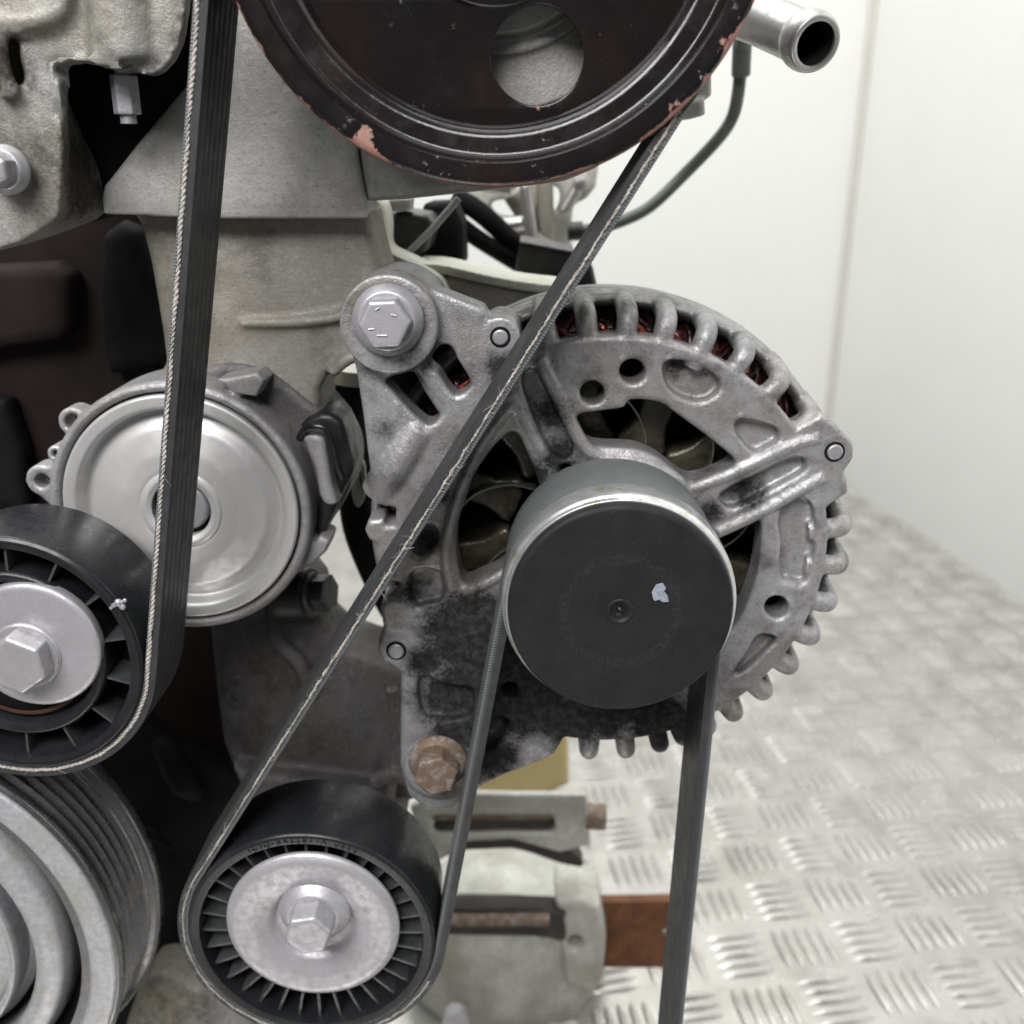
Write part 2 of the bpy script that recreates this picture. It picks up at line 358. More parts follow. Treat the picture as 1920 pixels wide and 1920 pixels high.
def mat_crank():
    s = N('crank_pulley_metal'); a = s.noise(500, 5, .65); c = s.mix(s.ramp(a, .3, .75), (.62, .62, .64), (.38, .38, .41)); c = s.mix(s.ramp(s.noise(80, 4), .45, .7, 0, .7), c, (.42, .42, .37))
    s.bump(a, .25, .0005); return s.fin(c, .48, .5)
M['crank'] = mat_crank()
M['crank_rib'] = steel('crank_groove_metal', (.24, .24, .25), .24, .85, .5, scale=200, bump=.05)

# ------------------------------------------------------------------ setting: floor and walls
GA = .0376
def fl(u, v):
    d = FW+RT*(u-960)/F+UP*(960-v)/F; k = -CZ/d[2]; return np.array([d[0]*k, d[1]*k])
floor = struct('floor', ([(-1.6, -.6, 0), (1.2, -.6, 0), (1.2, 2.2, 0), (-1.6, 2.2, 0)], [(0, 1, 2, 3)]), M['tread'])
c0 = fl(1508, 1776); rowd = fl(1857, 1734)-c0; cold = fl(1560, 1863)-c0
GA = np.linalg.norm(rowd)/3; ang = math.atan2(rowd[1], rowd[0])
e1 = np.array([math.cos(ang), math.sin(ang)]); e2 = np.array([-math.sin(ang), math.cos(ang)])
def bar_mesh():
    L, w, h = GA*.41, GA*.064, .0027; V = []; Fc = []; n = 9
    for i in range(n):
        t = -1+2*i/(n-1); k = math.sqrt(max(0, 1-t*t)); k = max(k, .06)
        for q in (-1, -.5, 0, .5, 1): V.append((t*L, q*w*k, h*k*(1-q*q)-.00005))
    for i in range(n-1):
        for q in range(4): Fc.append((i*5+q, (i+1)*5+q, (i+1)*5+q+1, i*5+q+1))
    return V, Fc
BM = bar_mesh(); bme = mesh_of(BM, 'tread_bar', 60); bme.materials.append(M['tread'])
bars = []
for i in range(-26, 20):
    for j in range(-14, 46):
        g = c0+e1*GA*i+e2*GA*j
        if not (-.05 < g[0] < .75 and .3 < g[1] < 1.55): continue
        along = (i+j) % 2 == 0                 # even cells: bars run away from the camera
        for k in range(-2, 3):
            o = g+(e1 if along else e2)*GA*.178*k; a = ang+(math.pi/2 if along else 0)
            z = np.dot(np.array([o[0], o[1], -CZ]), FW); u = 960+F*np.dot(np.array([o[0], o[1], -CZ]), RT)/z; v = 960-F*np.dot(np.array([o[0], o[1], -CZ]), UP)/z
            seen = 1100 < u < 1950 and 930 < v < 1960 and (v-1400 > 0 or u > 1330+(1400-v)*.35) and not (u < 1260 and v > 1690)
            bars.append((z if seen else 9, o, a))
bars.sort(key=lambda b: b[0]); rest = []
for n, (z, o, a) in enumerate(bars):
    if n < 300:
        b = bpy.data.objects.new('tread_bar', bme); C.objects.link(b); b.parent = floor; b.location = (o[0], o[1], .0); b.rotation_euler = (0, 0, a)
    else:
        ca, sa = math.cos(a), math.sin(a); rest.append(([(o[0]+x*ca-y*sa, o[1]+x*sa+y*ca, zz) for x, y, zz in BM[0]], BM[1]))
r = add('far_tread_bars', rest, M['tread'], floor, 60); r['kind'] = 'stuff'
kc = fl(1543, 884); k2 = fl(1920, 1130); wd = (k2-kc)/np.linalg.norm(k2-kc)
def wall_slab(p, q, t):
    p = np.array(p); q = np.array(q); d = (q-p)/np.linalg.norm(q-p); n = np.array([-d[1], d[0]])*t
    V = [(*x, z) for z in (-.02, 2.1) for x in (p, q, q+n, p+n)]
    return V, [(0, 1, 2, 3), (7, 6, 5, 4), (0, 4, 5, 1), (1, 5, 6, 2), (2, 6, 7, 3), (3, 7, 4, 0)]
struct('wall_side', wall_slab(kc, kc+wd*1.7, .03), M['wall'])
bwd = np.array([-1, .04]); bwd /= np.linalg.norm(bwd)
struct('wall_back', wall_slab(kc+bwd*1.9, kc-bwd*.012, .03), M['wall'])

cbp = [(kc[0]-.002, kc[1]-.004, z) for z in (.0, 1.0, 2.1)]
struct('corner_bead', g_tube(cbp, .0055, 10), plain('corner_sealant', (.62, .60, .55), .6, 0, .05, 20, .05))

# ------------------------------------------------------------------ alternator
def pol(r, a, Y): return (AX+r*math.cos(a), Y, AZ+r*math.sin(a))
def arc_px_to_ang(u, v, Y):
    p = un(u, v, Y); return math.atan2(p.z-AZ, p.x-AX)
YP = .272
alt = thing('alternator', 'dirty grey cast alternator with round black capped pulley beside the white wall', 'alternator', (AX, .30, AZ-.08))
A_open = sm([(1080, 782), (1125, 772), (1169, 766), (1183, 751), (1237, 756), (1271, 779), (1322, 816), (1369, 854), (1378, 869), (1355, 885), (1310, 901), (1281, 895), (1237, 861), (1190, 842), (1115, 837), (1090, 818)], 3)
B_open = sm([(958, 812), (931, 833), (909, 861), (887, 896), (872, 942), (859, 980), (855, 1027), (860, 1070), (872, 1096), (905, 1084), (950, 1060), (975, 1000), (1010, 930), (1002, 885), (985, 845), (972, 818)], 3)
C_open = sm([(1352, 1003), (1390, 985), (1425, 975), (1426, 1035), (1414, 1100), (1385, 1165), (1350, 1190), (1340, 1100)], 3)
S1 = sm([(803, 682), (825, 648), (847, 652), (857, 674), (881, 713), (878, 728), (856, 742), (838, 726), (820, 698)], 2)
S2 = sm([(722, 713), (752, 703), (781, 699), (800, 730), (829, 758), (826, 780), (806, 797), (787, 787), (756, 757), (734, 732)], 2)
S3 = sm([(918, 1350), (952, 1350), (942, 1390), (915, 1412), (905, 1385)], 2)
def pc(u, v, r, n=20): return [(u+r*math.cos(2*math.pi*i/n), v+r*.93*math.sin(2*math.pi*i/n)) for i in range(n)]
holes = [pc(1111, 737, 23), pc(1186, 697, 24), pc(1457, 1140, 22), pc(955, 1295, 15), pc(1061, 882, 11, 14)]
def arcpts(r, a0, a1, n=40): return [(AX+r*math.cos(a0+(a1-a0)*i/n), AZ+r*math.sin(a0+(a1-a0)*i/n)) for i in range(n+1)]
RF = .0645
def outline(Y):
    px_ = lambda L: pxl(L, Y)
    o = px_([(655, 650), (650, 610), (656, 570), (676, 535), (710, 516), (750, 517), (800, 536), (860, 559), (905, 576)])
    a0 = arc_px_to_ang(925, 580, YP); a1 = arc_px_to_ang(1530, 778, YP)
    o += arcpts(RF, a0, a1, 36)
    o += px_([(1541, 776), (1575, 803), (1600, 836), (1602, 860), (1584, 886), (1591, 905), (1591, 926), (1568, 941)])
    a0 = arc_px_to_ang(1556, 952, YP); a1 = arc_px_to_ang(1056, 1393, YP)
    if a1 > a0: a1 -= 2*math.pi
    o += arcpts(RF, a0, a1, 50)
    o += px_([(1040, 1415), (1020, 1427), (945, 1455), (895, 1480), (850, 1518), (800, 1522), (765, 1492), (750, 1440), (750, 1340), (750, 1262), (735, 1252), (715, 1235), (708, 1207), (718, 1178), (712, 1140), (722, 1123), (747, 1122), (748, 1094), (725, 1090), (712, 1095), (706, 1050), (704, 1021), (690, 1012), (683, 995), (690, 976), (719, 973), (722, 987), (740, 986), (742, 955), (725, 949), (703, 942), (694, 928), (697, 905), (690, 860), (680, 780), (668, 700)])
    return o
pockets = [sm(p, 3) for p in (
    [(978, 715), (1003, 695), (1037, 760), (1074, 828), (1066, 858), (1035, 850), (1003, 790)],
    [(1352, 927), (1420, 891), (1474, 864), (1506, 860), (1510, 882), (1467, 908), (1400, 943), (1366, 953)],
    [(1246, 680), (1300, 682), (1350, 714), (1336, 745), (1298, 752), (1254, 727)],
    [(1391, 787), (1450, 800), (1462, 822), (1440, 838), (1413, 847), (1380, 808)],
    [(1466, 948), (1520, 942), (1529, 1005), (1523, 1055), (1510, 1092), (1483, 1090), (1466, 1075)],
    [(1424, 1192), (1456, 1198), (1440, 1218), (1400, 1256), (1376, 1266), (1402, 1225)],
    [(770, 1078), (820, 1072), (831, 1122), (800, 1134), (779, 1136)],
    [(780, 992), (813, 987), (820, 1018), (792, 1044), (774, 1036)],
    [(787, 1270), (830, 1285), (885, 1295), (882, 1340), (840, 1352), (800, 1345), (787, 1325)])]
opens = [A_open, B_open, C_open, S1, S2, S3]+holes
H = lambda L, Y: [pxl(p, Y) for p in L]
base_g = g_flat(outline(YP), H(opens, YP), YP+.004, .007, .0008)
top_g = g_flat(outline(YP), H(opens+pockets, YP), YP, .006, .0014)
lowback = g_poly([(756, 1262), (800, 1180), (930, 1120), (1060, 1300), (1055, 1385), (1015, 1420), (890, 1472), (845, 1505), (800, 1510), (768, 1480), (757, 1420)], (), .2835, .012, .001, 0, .272)
bits = [base_g, top_g, lowback]
# ridges along the spokes and pockets
def ridge(pts, r, dy=.0008):
    return g_tube(smo([tuple(un(u, v, YP)+Vector((0, dy, 0))) for u, v in pts], 4), r, 10)
bits += [ridge([(956, 740), (990, 800), (1022, 860)], .0018), ridge([(1012, 672), (1050, 750), (1090, 830), (1130, 862), (1200, 868), (1260, 895), (1300, 935)], .0022),
         ridge([(1290, 920), (1380, 885), (1480, 838), (1535, 822)], .0020), ridge([(1345, 1000), (1420, 965), (1490, 925), (1545, 895)], .0020),
         ridge([(1446, 960), (1458, 1020), (1452, 1090), (1505, 1108)], .0012), ridge([(868, 1112), (905, 1098), (955, 1070)], .0018), ridge([(960, 760), (915, 815), (880, 880), (850, 960), (836, 1040), (850, 1110)], .0020),
         ridge([(1040, 660), (1080, 652), (1150, 640), (1220, 645), (1290, 666), (1350, 695), (1400, 730), (1450, 790)], .0008)]
# sloping cylinder left of the belt and thick upper ear
bits += [g_tube(smo([tuple(un(790, 800, .277)), tuple(un(745, 870, .276)), tuple(un(715, 925, .278))], 5), [.0062]*11, 20)]
for u, v, rpx in ((938, 632, 38), (1565, 847, 36), (743, 1218, 34)):
    p = un(u, v, YP); bits.append(g_lathe(rp([(.0, YP-.0002), (mm(rpx, u, v, YP), YP-.0002), (mm(rpx, u, v, YP)+.0006, YP+.018), (0, YP+.018)], .001), p.x, p.z, 40))
p = un(730, 608, .268); bits.append(g_lathe(rp([(0, .2665), (.0134, .2665), (.0138, .300), (0, .300)], .001), p.x, p.z, 56))
p = un(822, 1440, .272); bits.append(g_lathe(rp([(0, .2705), (.0110, .2705), (.0116, .298), (0, .298)], .001), p.x, p.z, 48))
p = un(793, 726, YP); bits.append(g_tube([tuple(un(790, 690, .276)), tuple(un(812, 730, .275)), tuple(un(835, 765, .275))], .0023, 12))
# cooling bars that run over the shoulder into the stator ring
def fin_g(a, tip):
    pts = [pol(.0590, a, YP+.0034), pol(.0645, a, YP+.0034), pol(tip-.0018, a, YP+.0038), pol(tip, a, YP+.0072), pol(tip+.0008, a, YP+.013), pol(tip+.0016, a, YP+.026)]
    pts = smo(pts, 4); return g_tube(pts, [.0031]*len(pts), 14)
fa = [arc_px_to_ang(u, v, YP+.003) for u, v in ((1018, 600), (1099, 595), (1178, 588), (1252, 600), (1325, 630), (1392, 672), (1452, 728), (1508, 800))]
fb = [arc_px_to_ang(u, v, YP+.003) for u, v in ((1590, 988), (1586, 1062), (1567, 1136), (1537, 1203), (1497, 1262), (1446, 1313), (1390, 1358), (1340, 1392), (1292, 1410), (1244, 1420), (1176, 1428), (1103, 1430))]
bits += [fin_g(a, .0702) for a in fa]+[fin_g(a, .0704+.00011*k) for k, a in enumerate(fb)]
bits.append(g_lathe(rp([(.0692, .2915), (.0708, .2890), (.0722, .2885), (.0736, .2920), (.0743, .2985), (.0743, .3010), (.0692, .3010)], .0008), AX, AZ, 160, True))
body = cast(bits, .00058, 2)
housing = add('housing', body, M['alt'], alt, 60)
drum_prof = rp([(.0680, .3000), (.0735, .3000), (.0744, .3005), (.0745, .3020), (.0740, .3022), (.0739, .3032), (.0743, .3035), (.0735, .315), (.0690, .335), (.0600, .350), (.0580, .335)], .0008)
add('stator_drum', g_lathe(drum_prof, AX, AZ, 160, True), M['alt'], alt, 35)
add('rear_shield', g_lathe([(0, .343), (.0585, .343), (.0585, .349), (0, .349)], AX, AZ, 64), M['blackmat'], alt)
wg = [g_lathe([(.0640+.0034*math.cos(t), .2935+.0055*math.sin(t)) for t in [2*math.pi*i/12 for i in range(12)]], AX, AZ, 96, True)]
for k in range(150):
    a = 2*math.pi*k/150+random.uniform(-.01, .01); sk = random.uniform(.05, .11)*random.choice((-1, 1, 1)); rr_ = .0040+random.uniform(-.0005, .0004); yy = .0062+random.uniform(-.0008, .0006)
    wg.append(g_tube([pol(.0640+rr_*math.cos(t), a+sk*(t-math.pi)/2.4, .2935+yy*math.sin(t)) for t in [math.pi*(1.0-.15+1.3*q/8) for q in range(9)]], random.uniform(.0006, .0009), 6))
w = add('stator_winding', wg, M['copper_dark'], alt)
for a in fa:
    for da, dr in ((.075, -.0012),):
        aa = a-da; q = [pol(.0630+dr, aa-.035, .2835), pol(.0655+dr, aa-.01, .2815), pol(.0668+dr, aa+.02, .2822), pol(.0662+dr, aa+.045, .2855)]
        add('wire_loop', g_tube(smo(q, 5), .0009, 8), M['copper'], w)
for (u, v) in ((868, 722), (860, 732)):
    p = un(u, v, .279); add('wire_loop', g_tube(smo([tuple(p+Vector((-.0018, .0015, -.001))), tuple(p), tuple(p+Vector((.0022, .001, .0016)))], 5), .00045, 8), M['copper'], w)
add('slot_backing', g_poly([(672, 680), (700, 660), (840, 630), (905, 720), (880, 800), (800, 840), (720, 790)], (), .2985, .006, .001, 0, .285), M['blackmat'], alt)  # black plate added behind the ear slots to keep them dark
# rotor with claw poles and fan
rot = add('rotor', g_lathe(rp([(0, .300), (.030, .300), (.050, .303), (.053, .306), (.053, .335), (0, .335)], .001), AX, AZ, 64), M['blackmat'], alt)
for k in range(12):
    a = 2*math.pi*k/12+.18
    pts = [(.030, -.30), (.038, -.17), (.0515, -.13), (.0525, .0), (.0515, .13), (.038, .17), (.030, .30)]
    o = [(AX+r*math.cos(a+t*.8), AZ+r*math.sin(a+t*.8)) for r, t in pts]
    add('claw_pole', g_flat(sm(o, 3), (), .2875+.002*(k % 2), .014, .0018, 3), M['rotor'], rot)
for k in range(9):
    a = 2*math.pi*k/9+.45; pts = [pol(.026, a, .289), pol(.034, a+.10, .2885), pol(.042, a+.28, .2885), pol(.048, a+.5, .289)]
    t = smo(pts, 5); V = []; Fc = []
    for i, q in enumerate(t): V += [(q[0], .2865, q[2]), (q[0], .2965, q[2]), (q[0]*1+.0006*math.cos(a), .2965, q[2]+.0006*math.sin(a)), (q[0]+.0006*math.cos(a), .2865, q[2]+.0006*math.sin(a))]
    for i in range(len(t)-1):
        for e in range(4): Fc.append((i*4+e, (i+1)*4+e, (i+1)*4+(e+1) % 4, i*4+(e+1) % 4))
    add('fan_blade', (V, Fc), M['fan'], rot)
for u, v in ((938, 632), (1565, 847), (743, 1220)):
    p = un(u, v, YP-.0002); r_ = mm(15.5, u, v, YP)
    add('through_bolt_seat', g_lathe(rp([(r_+.0006, YP-.0002), (r_+.0004, YP-.0006), (r_-.0003, YP-.0006), (r_-.0003, YP-.0002)], .0001), p.x, p.z, 32), M['blackmat'], alt)
    add('through_bolt', g_lathe(rp([(0, YP-.0011), (r_-.0005, YP-.0011), (r_-.0001, YP-.0008), (r_-.0001, YP+.002)], .0003), p.x, p.z, 32), M['zinc_dirty'], alt)
# pulley
pul = add('pulley', g_lathe(rp([(.0100, .2445), (.0262, .2445), (.0262, .2725), (.0290, .2730), (.0290, .2745), (.0120, .2745), (.0100, .2650)], .0003), AX, AZ, 96, True), M['pring'], alt)
add('pulley_rim', g_lathe(rp([(.0282, .2346), (.0296, .2340), (.0299, .2352), (.0306, .2360), (.0308, .2372), (.0308, .2440), (.0302, .2449), (.0262, .2449), (.0262, .2360), (.0282, .2356)], .0003), AX, AZ, 128, True), M['pring'], pul)
add('pulley_cap', g_lathe(rp([(0, .2324), (.0022, .2324), (.0023, .2321), (.0030, .2316), (.0033, .23165), (.0036, .2320), (.0040, .2319), (.0280, .2315), (.0290, .2321), (.0291, .2348), (.027, .235)], .0005, 4), AX, AZ, 128), M['cap'], pul, 60)
add('cap_dimple', g_lathe(rp([(0, .2317), (.0006, .2317), (.0009, .2322), (.0018, .2323)], .0002), AX, AZ, 32), M['black_gloss'], pul)
mk = [(1222, 1110), (1230, 1096), (1243, 1093), (1249, 1103), (1245, 1108), (1252, 1117), (1254, 1128), (1243, 1129), (1235, 1124), (1227, 1127), (1224, 1121)]
add('paint_mark', g_poly(mk, (), .23132, .0003, .00004, 0, .2315), M['paint_mark'], pul)

# ------------------------------------------------------------------ bolts
def hexpts(x, z, r, rot=0): return [(x+r*math.cos(rot+math.pi*i/3), z+r*math.sin(rot+math.pi*i/3)) for i in range(6)]
def bolt(name, label, u, v, Y, rf, rh, hh, mat, hu=0, rot=.3, flange_mat=None, fh=.0022, soft=4):
    p = un(u, v, Y); t = thing(name, label, 'bolt', (p.x, Y+.003, p.z-rf))
    fp = rp([(0, Y+.0005), (rh*.9, Y), (rh*1.08, Y), (rf-.0006, Y+fh*.6), (rf, Y+fh), (rf, Y+fh+.001), (0, Y+fh+.001)], .0004)
    add('flange', g_lathe(fp, p.x, p.z, 64), flange_mat or mat, t)
    hx = g_flat(hexpts(p.x, p.z, rh, rot), (), Y-hh, hh+.0008, .0010, 3); add('hex_head', cast([hx], rh/24, soft), mat, t, 45)
    add('shank', g_lathe([(0, Y+fh), (rh*.55, Y+fh), (rh*.55, Y+fh+.012), (0, Y+fh+.012)], p.x, p.z, 24), mat, t)
    return t, p
b, p = bolt('flange_bolt', 'clean pale flanged hex bolt in upper ear of alternator', 725, 603, .2625, mm(68, 725, 603, .2625), mm(51, 722, 603, .258), .0052, M['zinc'], rot=.05)
for du, dv, l, a in ((-14, -24, .0006, .5), (16, -12, .0007, -.3), (-26, 14, .0007, .1), (-6, 26, .0013, 0.)):
    q = un(722+du, 603+dv, .2571); add('head_mark', g_tube([tuple(q+Vector((-l*math.cos(a), 0, -l*math.sin(a)))), tuple(q+Vector((l*math.cos(a), 0, l*math.sin(a))))], .00022, 6), M['zinc'], b)
bolt('flange_bolt', 'rusty brown flanged hex bolt in lower ear of alternator', 820, 1437, .2675, mm(56, 820, 1437, .2675), mm(44, 820, 1450, .262), .006, M['rusty'], rot=.25)

# ------------------------------------------------------------------ belt path
T = .0036; YB0, YB1 = .2455, .2695; h_ = T/2
IX, IZ, IR = -.1441, CZ-.1307, .0362
WX, WZ, WR = -.0668, CZ-.2275, .0386
CX, CRZ, CR = -.2121, CZ-.2387, .0805
l0, l1 = un(378, 0, YB0), un(300, 1000, YB0)
vz = CZ+.19; vx = l0.x+(l0.x-l1.x)/(l0.z-l1.z)*(vz-l0.z)
f1 = un(1288, 1900, YB0)
loop = [(vx+.03, vz, .03, 1), (UX, UZ, .0580+h_, 1), (WX, WZ, WR+h_, -1), (AX, AZ, .0266+h_, 1), (f1.x-.034, f1.z-.06, .03, 1), (CX, CRZ, CR-.002, 1), (IX, IZ, IR+h_, -1)]
def belt_path(step=.0016):
    n = len(loop); psi = []
    for i in range(n):
        a, b = loop[i], loop[(i+1) % n]; D = np.array([b[0]-a[0], b[1]-a[1]]); L = np.hypot(*D); k = b[3]*b[2]-a[3]*a[2]
        psi.append(math.atan2(D[1], D[0])+math.asin(max(-1, min(1, k/L))))
    pt = lambda c, ps: np.array([c[0]-c[3]*c[2]*math.sin(ps), c[1]+c[3]*c[2]*math.cos(ps)])
    out = []
    for i in range(n):
        c = loop[i]; pin, pout = psi[i-1], psi[i]
        sw = ((pin-pout) if c[3] > 0 else (pout-pin)) % (2*math.pi); m = max(2, int(sw*c[2]/step))
        for k in range(m+1):
            ps = pin-c[3]*sw*k/m; out.append((*pt(c, ps), ps))
        a = pt(c, pout); b = pt(loop[(i+1) % n], pout); L = np.hypot(*(b-a)); m = max(2, int(L/(step*2)))
        for k in range(1, m): q = a+(b-a)*k/m; out.append((*q, pout))
    return out
path = belt_path()
belt = thing('drive_belt', 'worn black ribbed drive belt with frayed pale edge looping round the pulleys', 'drive belt', (path[0][0], .257, .0))
sec = [(-h_*.9, YB0), (h_*.0, YB0-.0001), (h_*.85, YB0), (h_, YB0+.0004)]       # (n to the left of travel = outer back, y)
backn = [0, 0, 1, 1]
for k in range(1, 6): sec.append((h_, YB0+(YB1-YB0)*k/6)); backn.append(1)
sec += [(h_, YB1-.0004), (h_*.8, YB1), (-h_*.9, YB1)]; backn += [1, 0, 0]
nr = 6; pw = (YB1-YB0-.0006)/nr
for k in range(nr-1, -1, -1):
    y = YB0+.0003+pw*k; sec += [(-h_, y+pw*.80), (-h_, y+pw*.26), (-h_*.94, y+pw*.08), (-h_*.94, y-pw*.04 if k else y)]; backn += [0]*4
V = []; Fc = []; ns = len(sec); att = []; s_ = 0; pv = None
for x, z, ps in path:
    if pv is not None: s_ += math.hypot(x-pv[0], z-pv[1])
    pv = (x, z); nx, nz = -math.sin(ps), math.cos(ps)
    for (n_, y), bk in zip(sec, backn): V.append((x+nx*n_, y, z+nz*n_)); att.append((s_, y, bk))
m = len(path)
for i in range(m):
    j = (i+1) % m
    for k in range(ns): Fc.append((i*ns+k, j*ns+k, j*ns+(k+1) % ns, i*ns+(k+1) % ns))
bo = add('belt_body', (V, Fc), M['belt'], belt, 30)
at = bo.data.attributes.new('sw', 'FLOAT_VECTOR', 'POINT'); at.data.foreach_set('vector', np.array(att, 'f').ravel())
# frayed cord on the front edge
vis = []
def vis_run(test):
    run = []; best = []
    for q in path+path:
        if test(q): run.append(q)
        else:
            if len(run) > len(best): best = run
            run = []
    return best if len(best) >= len(run) else run
zmin = CZ-.30
cord_runs = [('edge_cord', vis_run(lambda q: q[0] < -.05 and (q[0] > -.2) and q[1] > CZ-.18 and q[1] < CZ+.06), .35, .00052),
             ('edge_cord', vis_run(lambda q: -.13 < q[0] < .06 and CZ-.275 < q[1] < CZ+.05 and (abs(q[2]) > math.pi/2*.9 or True) and not (q[0] > -.03 and q[1] < CZ-.19)), .05, .00030)]
def resample(run, step):
    P = np.array([(q[0], q[1]) for q in run]); A = np.unwrap(np.array([q[2] for q in run])); d = np.r_[0, np.cumsum(np.hypot(*np.diff(P, axis=0).T))]
    t = np.arange(0, d[-1], step); return np.c_[np.interp(t, d, P[:, 0]), np.interp(t, d, P[:, 1]), np.interp(t, d, A)]
def smooth_noise(n, w):
    x = rng.standard_normal(n+4*w); k = np.hanning(2*w+1); k /= k.sum(); y = np.convolve(x, k, 'same')[2*w:2*w+n]; return y/max(1e-9, y.std())
for nm, run, off, rad in cord_runs:
    if len(run) < 10: continue
    R_ = resample(run, .0005); n = len(R_); a1 = smooth_noise(n, 3); a2 = smooth_noise(n, 5); a3 = smooth_noise(n, 14)
    gs = []; pts = []; rr = []
    for i in range(n):
        x, z, ps = R_[i]; nx, nz = -math.sin(ps), math.cos(ps); o = h_*off+.00007*a2[i]
        pts.append((x+nx*o, YB0-.0001+.0001*a1[i], z+nz*o)); rr.append(max(.00010, rad*(1+(.10 if rad > .0005 else .35)*a1[i]+.22*a3[i])))
    for ph in (0, math.pi):
        tw = []; tr = []
        for i in range(n):
            x, z, ps = R_[i]; nx, nz = -math.sin(ps), math.cos(ps); a = ph+i*.0005*2*math.pi/.0028+.5*a3[i]
            tw.append((pts[i][0]+nx*rad*.55*math.cos(a), pts[i][1]-rad*.45*math.sin(a), pts[i][2]+nz*rad*.55*math.cos(a))); tr.append(max(.00006, rr[i]*.62))
        gs.append(g_tube(tw, tr, 6))
    cord = add(nm, gs, M['fibre'], belt, 60)
    fib = []
    for i in range(0, n, 1 if rad < .0005 else 3):
        x, z, ps = R_[i]; nx, nz = -math.sin(ps), math.cos(ps); tx, tz = math.cos(ps), math.sin(ps)
        if a3[i] < -.1 and random.random() < .8: continue
        k = random.choice((-1, 1)); L = random.uniform(.0006, .0020) if random.random() < .92 else random.uniform(.0025, .0050)
        o = h_*off; ang_ = random.gauss(0, .38); lx = tx*math.cos(ang_)+nx*math.sin(ang_); lz = tz*math.cos(ang_)+nz*math.sin(ang_); k2 = random.uniform(-.0006, .0006)
        b0 = Vector((x+nx*o, YB0-.0003, z+nz*o)); b2 = b0+Vector((lx*L*k, -random.uniform(0, .0006), lz*L*k)); b1 = (b0+b2)/2+Vector((nx*k2, -.0003, nz*k2))
        rf = random.uniform(.00003, .00007); fib.append(g_tube([tuple(b0), tuple(b1), tuple(b2)], [rf*1.3, rf, rf*.5], 3))
    fo = add('loose_fibres', fib, M['fibre'], cord, 80); fo['kind'] = 'stuff'

# ------------------------------------------------------------------ upper pulley
up = thing('upper_pulley', 'large dark dished pulley with chipped salmon rim at top centre', 'pulley', (UX, .262, UZ-.062))
prof = rp([(.0566, .2432), (.0606, .2428), (.0617, .2434), (.0620, .2444), (.0614, .2452), (.0585, .2460), (.0578, .2470), (.0578, .2710), (.0585, .2722), (.0619, .2734), (.0619, .2750), (.0560, .2750), (.0540, .2560), (.0490, .2545), (.0482, .2535), (.0478, .2520), (.0488, .2495), (.0505, .2482), (.0548, .2478), (.0556, .2468)], .0007, 4)
add('rim', g_lathe(prof, UX, UZ, 220, True), M['upulley'], up, 50)
ha0 = math.atan2(CZ+.0235-UZ, .0015-UX)
web_h = [circ(UX+.0343*math.cos(ha0+k*math.pi/2), UZ+.0343*math.sin(ha0+k*math.pi/2), .0108, 48) for k in range(4)]
add('web', g_flat(circ(UX, UZ, .0486, 160), web_h+[circ(UX, UZ, .012, 40)], .2522, .0026, .0004), M['upulley'], up, 40)
add('raised_ring', g_lathe(rp([(.0235, .2523), (.0225, .2512), (.0150, .2512), (.0140, .2523)], .0004), UX, UZ, 100), M['upulley'], up, 50)
add('hub', g_lathe(rp([(0, .247), (.011, .247), (.0125, .2485), (.0125, .285), (0, .285)], .0006), UX, UZ, 64), M['zinc_dirty'], up)

# ------------------------------------------------------------------ left idler pulley
YI = .2445
idl = thing('idler_pulley', 'black spoked idler pulley with grey hex bolt at left edge', 'pulley', (IX, .257, IZ-IR))
add('outer_rim', g_lathe(rp([(IR-.0034, YI+.0003), (IR-.0012, YI), (IR, YI+.0008), (IR, YI+.0275), (IR-.0040, YI+.0275), (IR-.0048, YI+.010)], .0005), IX, IZ, 128, True), M['steel_idler'], idl)
add('rim_lip', g_lathe(rp([(IR-.0014, YI-.0003), (IR-.0009, YI-.0006), (IR-.0004, YI-.0002)], .0002), IX, IZ, 128), M['steel_idler'], idl)
add('web_disc', g_lathe([(.018, YI+.013), (IR-.003, YI+.013), (IR-.003, YI+.0145), (.018, YI+.0145)], IX, IZ, 64, True), M['blackmat'], idl)
add('hub_ring', g_lathe(rp([(.0225, YI+.0012), (.0245, YI+.0006), (.0256, YI+.0016), (.0258, YI+.015), (.0215, YI+.015), (.0216, YI+.003)], .0006), IX, IZ, 96, True), M['steel_idler'], idl)
for k in range(14):
    a = 2*math.pi*k/14+.16
    q = [(IX+r*math.cos(a), IZ+r*math.sin(a)) for r in (.025, IR-.0035)]; nx, nz = -math.sin(a)*.00035, math.cos(a)*.00035
    V = [(x+s*nx, y, z+s*nz) for (x, z) in q for s in (-1, 1) for y in (YI+.0022, YI+.014)]
    add('spoke', (V, [(0, 1, 5, 4), (2, 3, 7, 6), (0, 4, 6, 2), (1, 3, 7, 5), (0, 2, 3, 1), (4, 5, 7, 6)]), M['spoke'], idl)
add('bearing_seal', g_lathe(rp([(.012, YI+.0035), (.0215, YI+.004), (.0215, YI+.008)], .0004), IX, IZ, 64), M['blackmat'], idl)
hp = un(60, 1213, YI-.001)
add('rust_ring', g_lathe(rp([(.0188, YI+.0030), (.0200, YI+.0028), (.0203, YI+.0034)], .0003), IX, IZ, 64), M['dark_rust'], idl)
add('hub_washer', g_lathe(rp([(0, YI-.0008), (.0175, YI-.0010), (.0188, YI-.0004), (.0190, YI+.0030), (0, YI+.003)], .0007), hp.x, hp.z, 96), M['zinc'], idl)
b, p = bolt('idler_bolt', 'pale hex bolt holding the spoked idler pulley at the left edge', 45, 1232, YI-.0022, .0098, .0088, .0058, M['zinc'], rot=.62, fh=.0008)
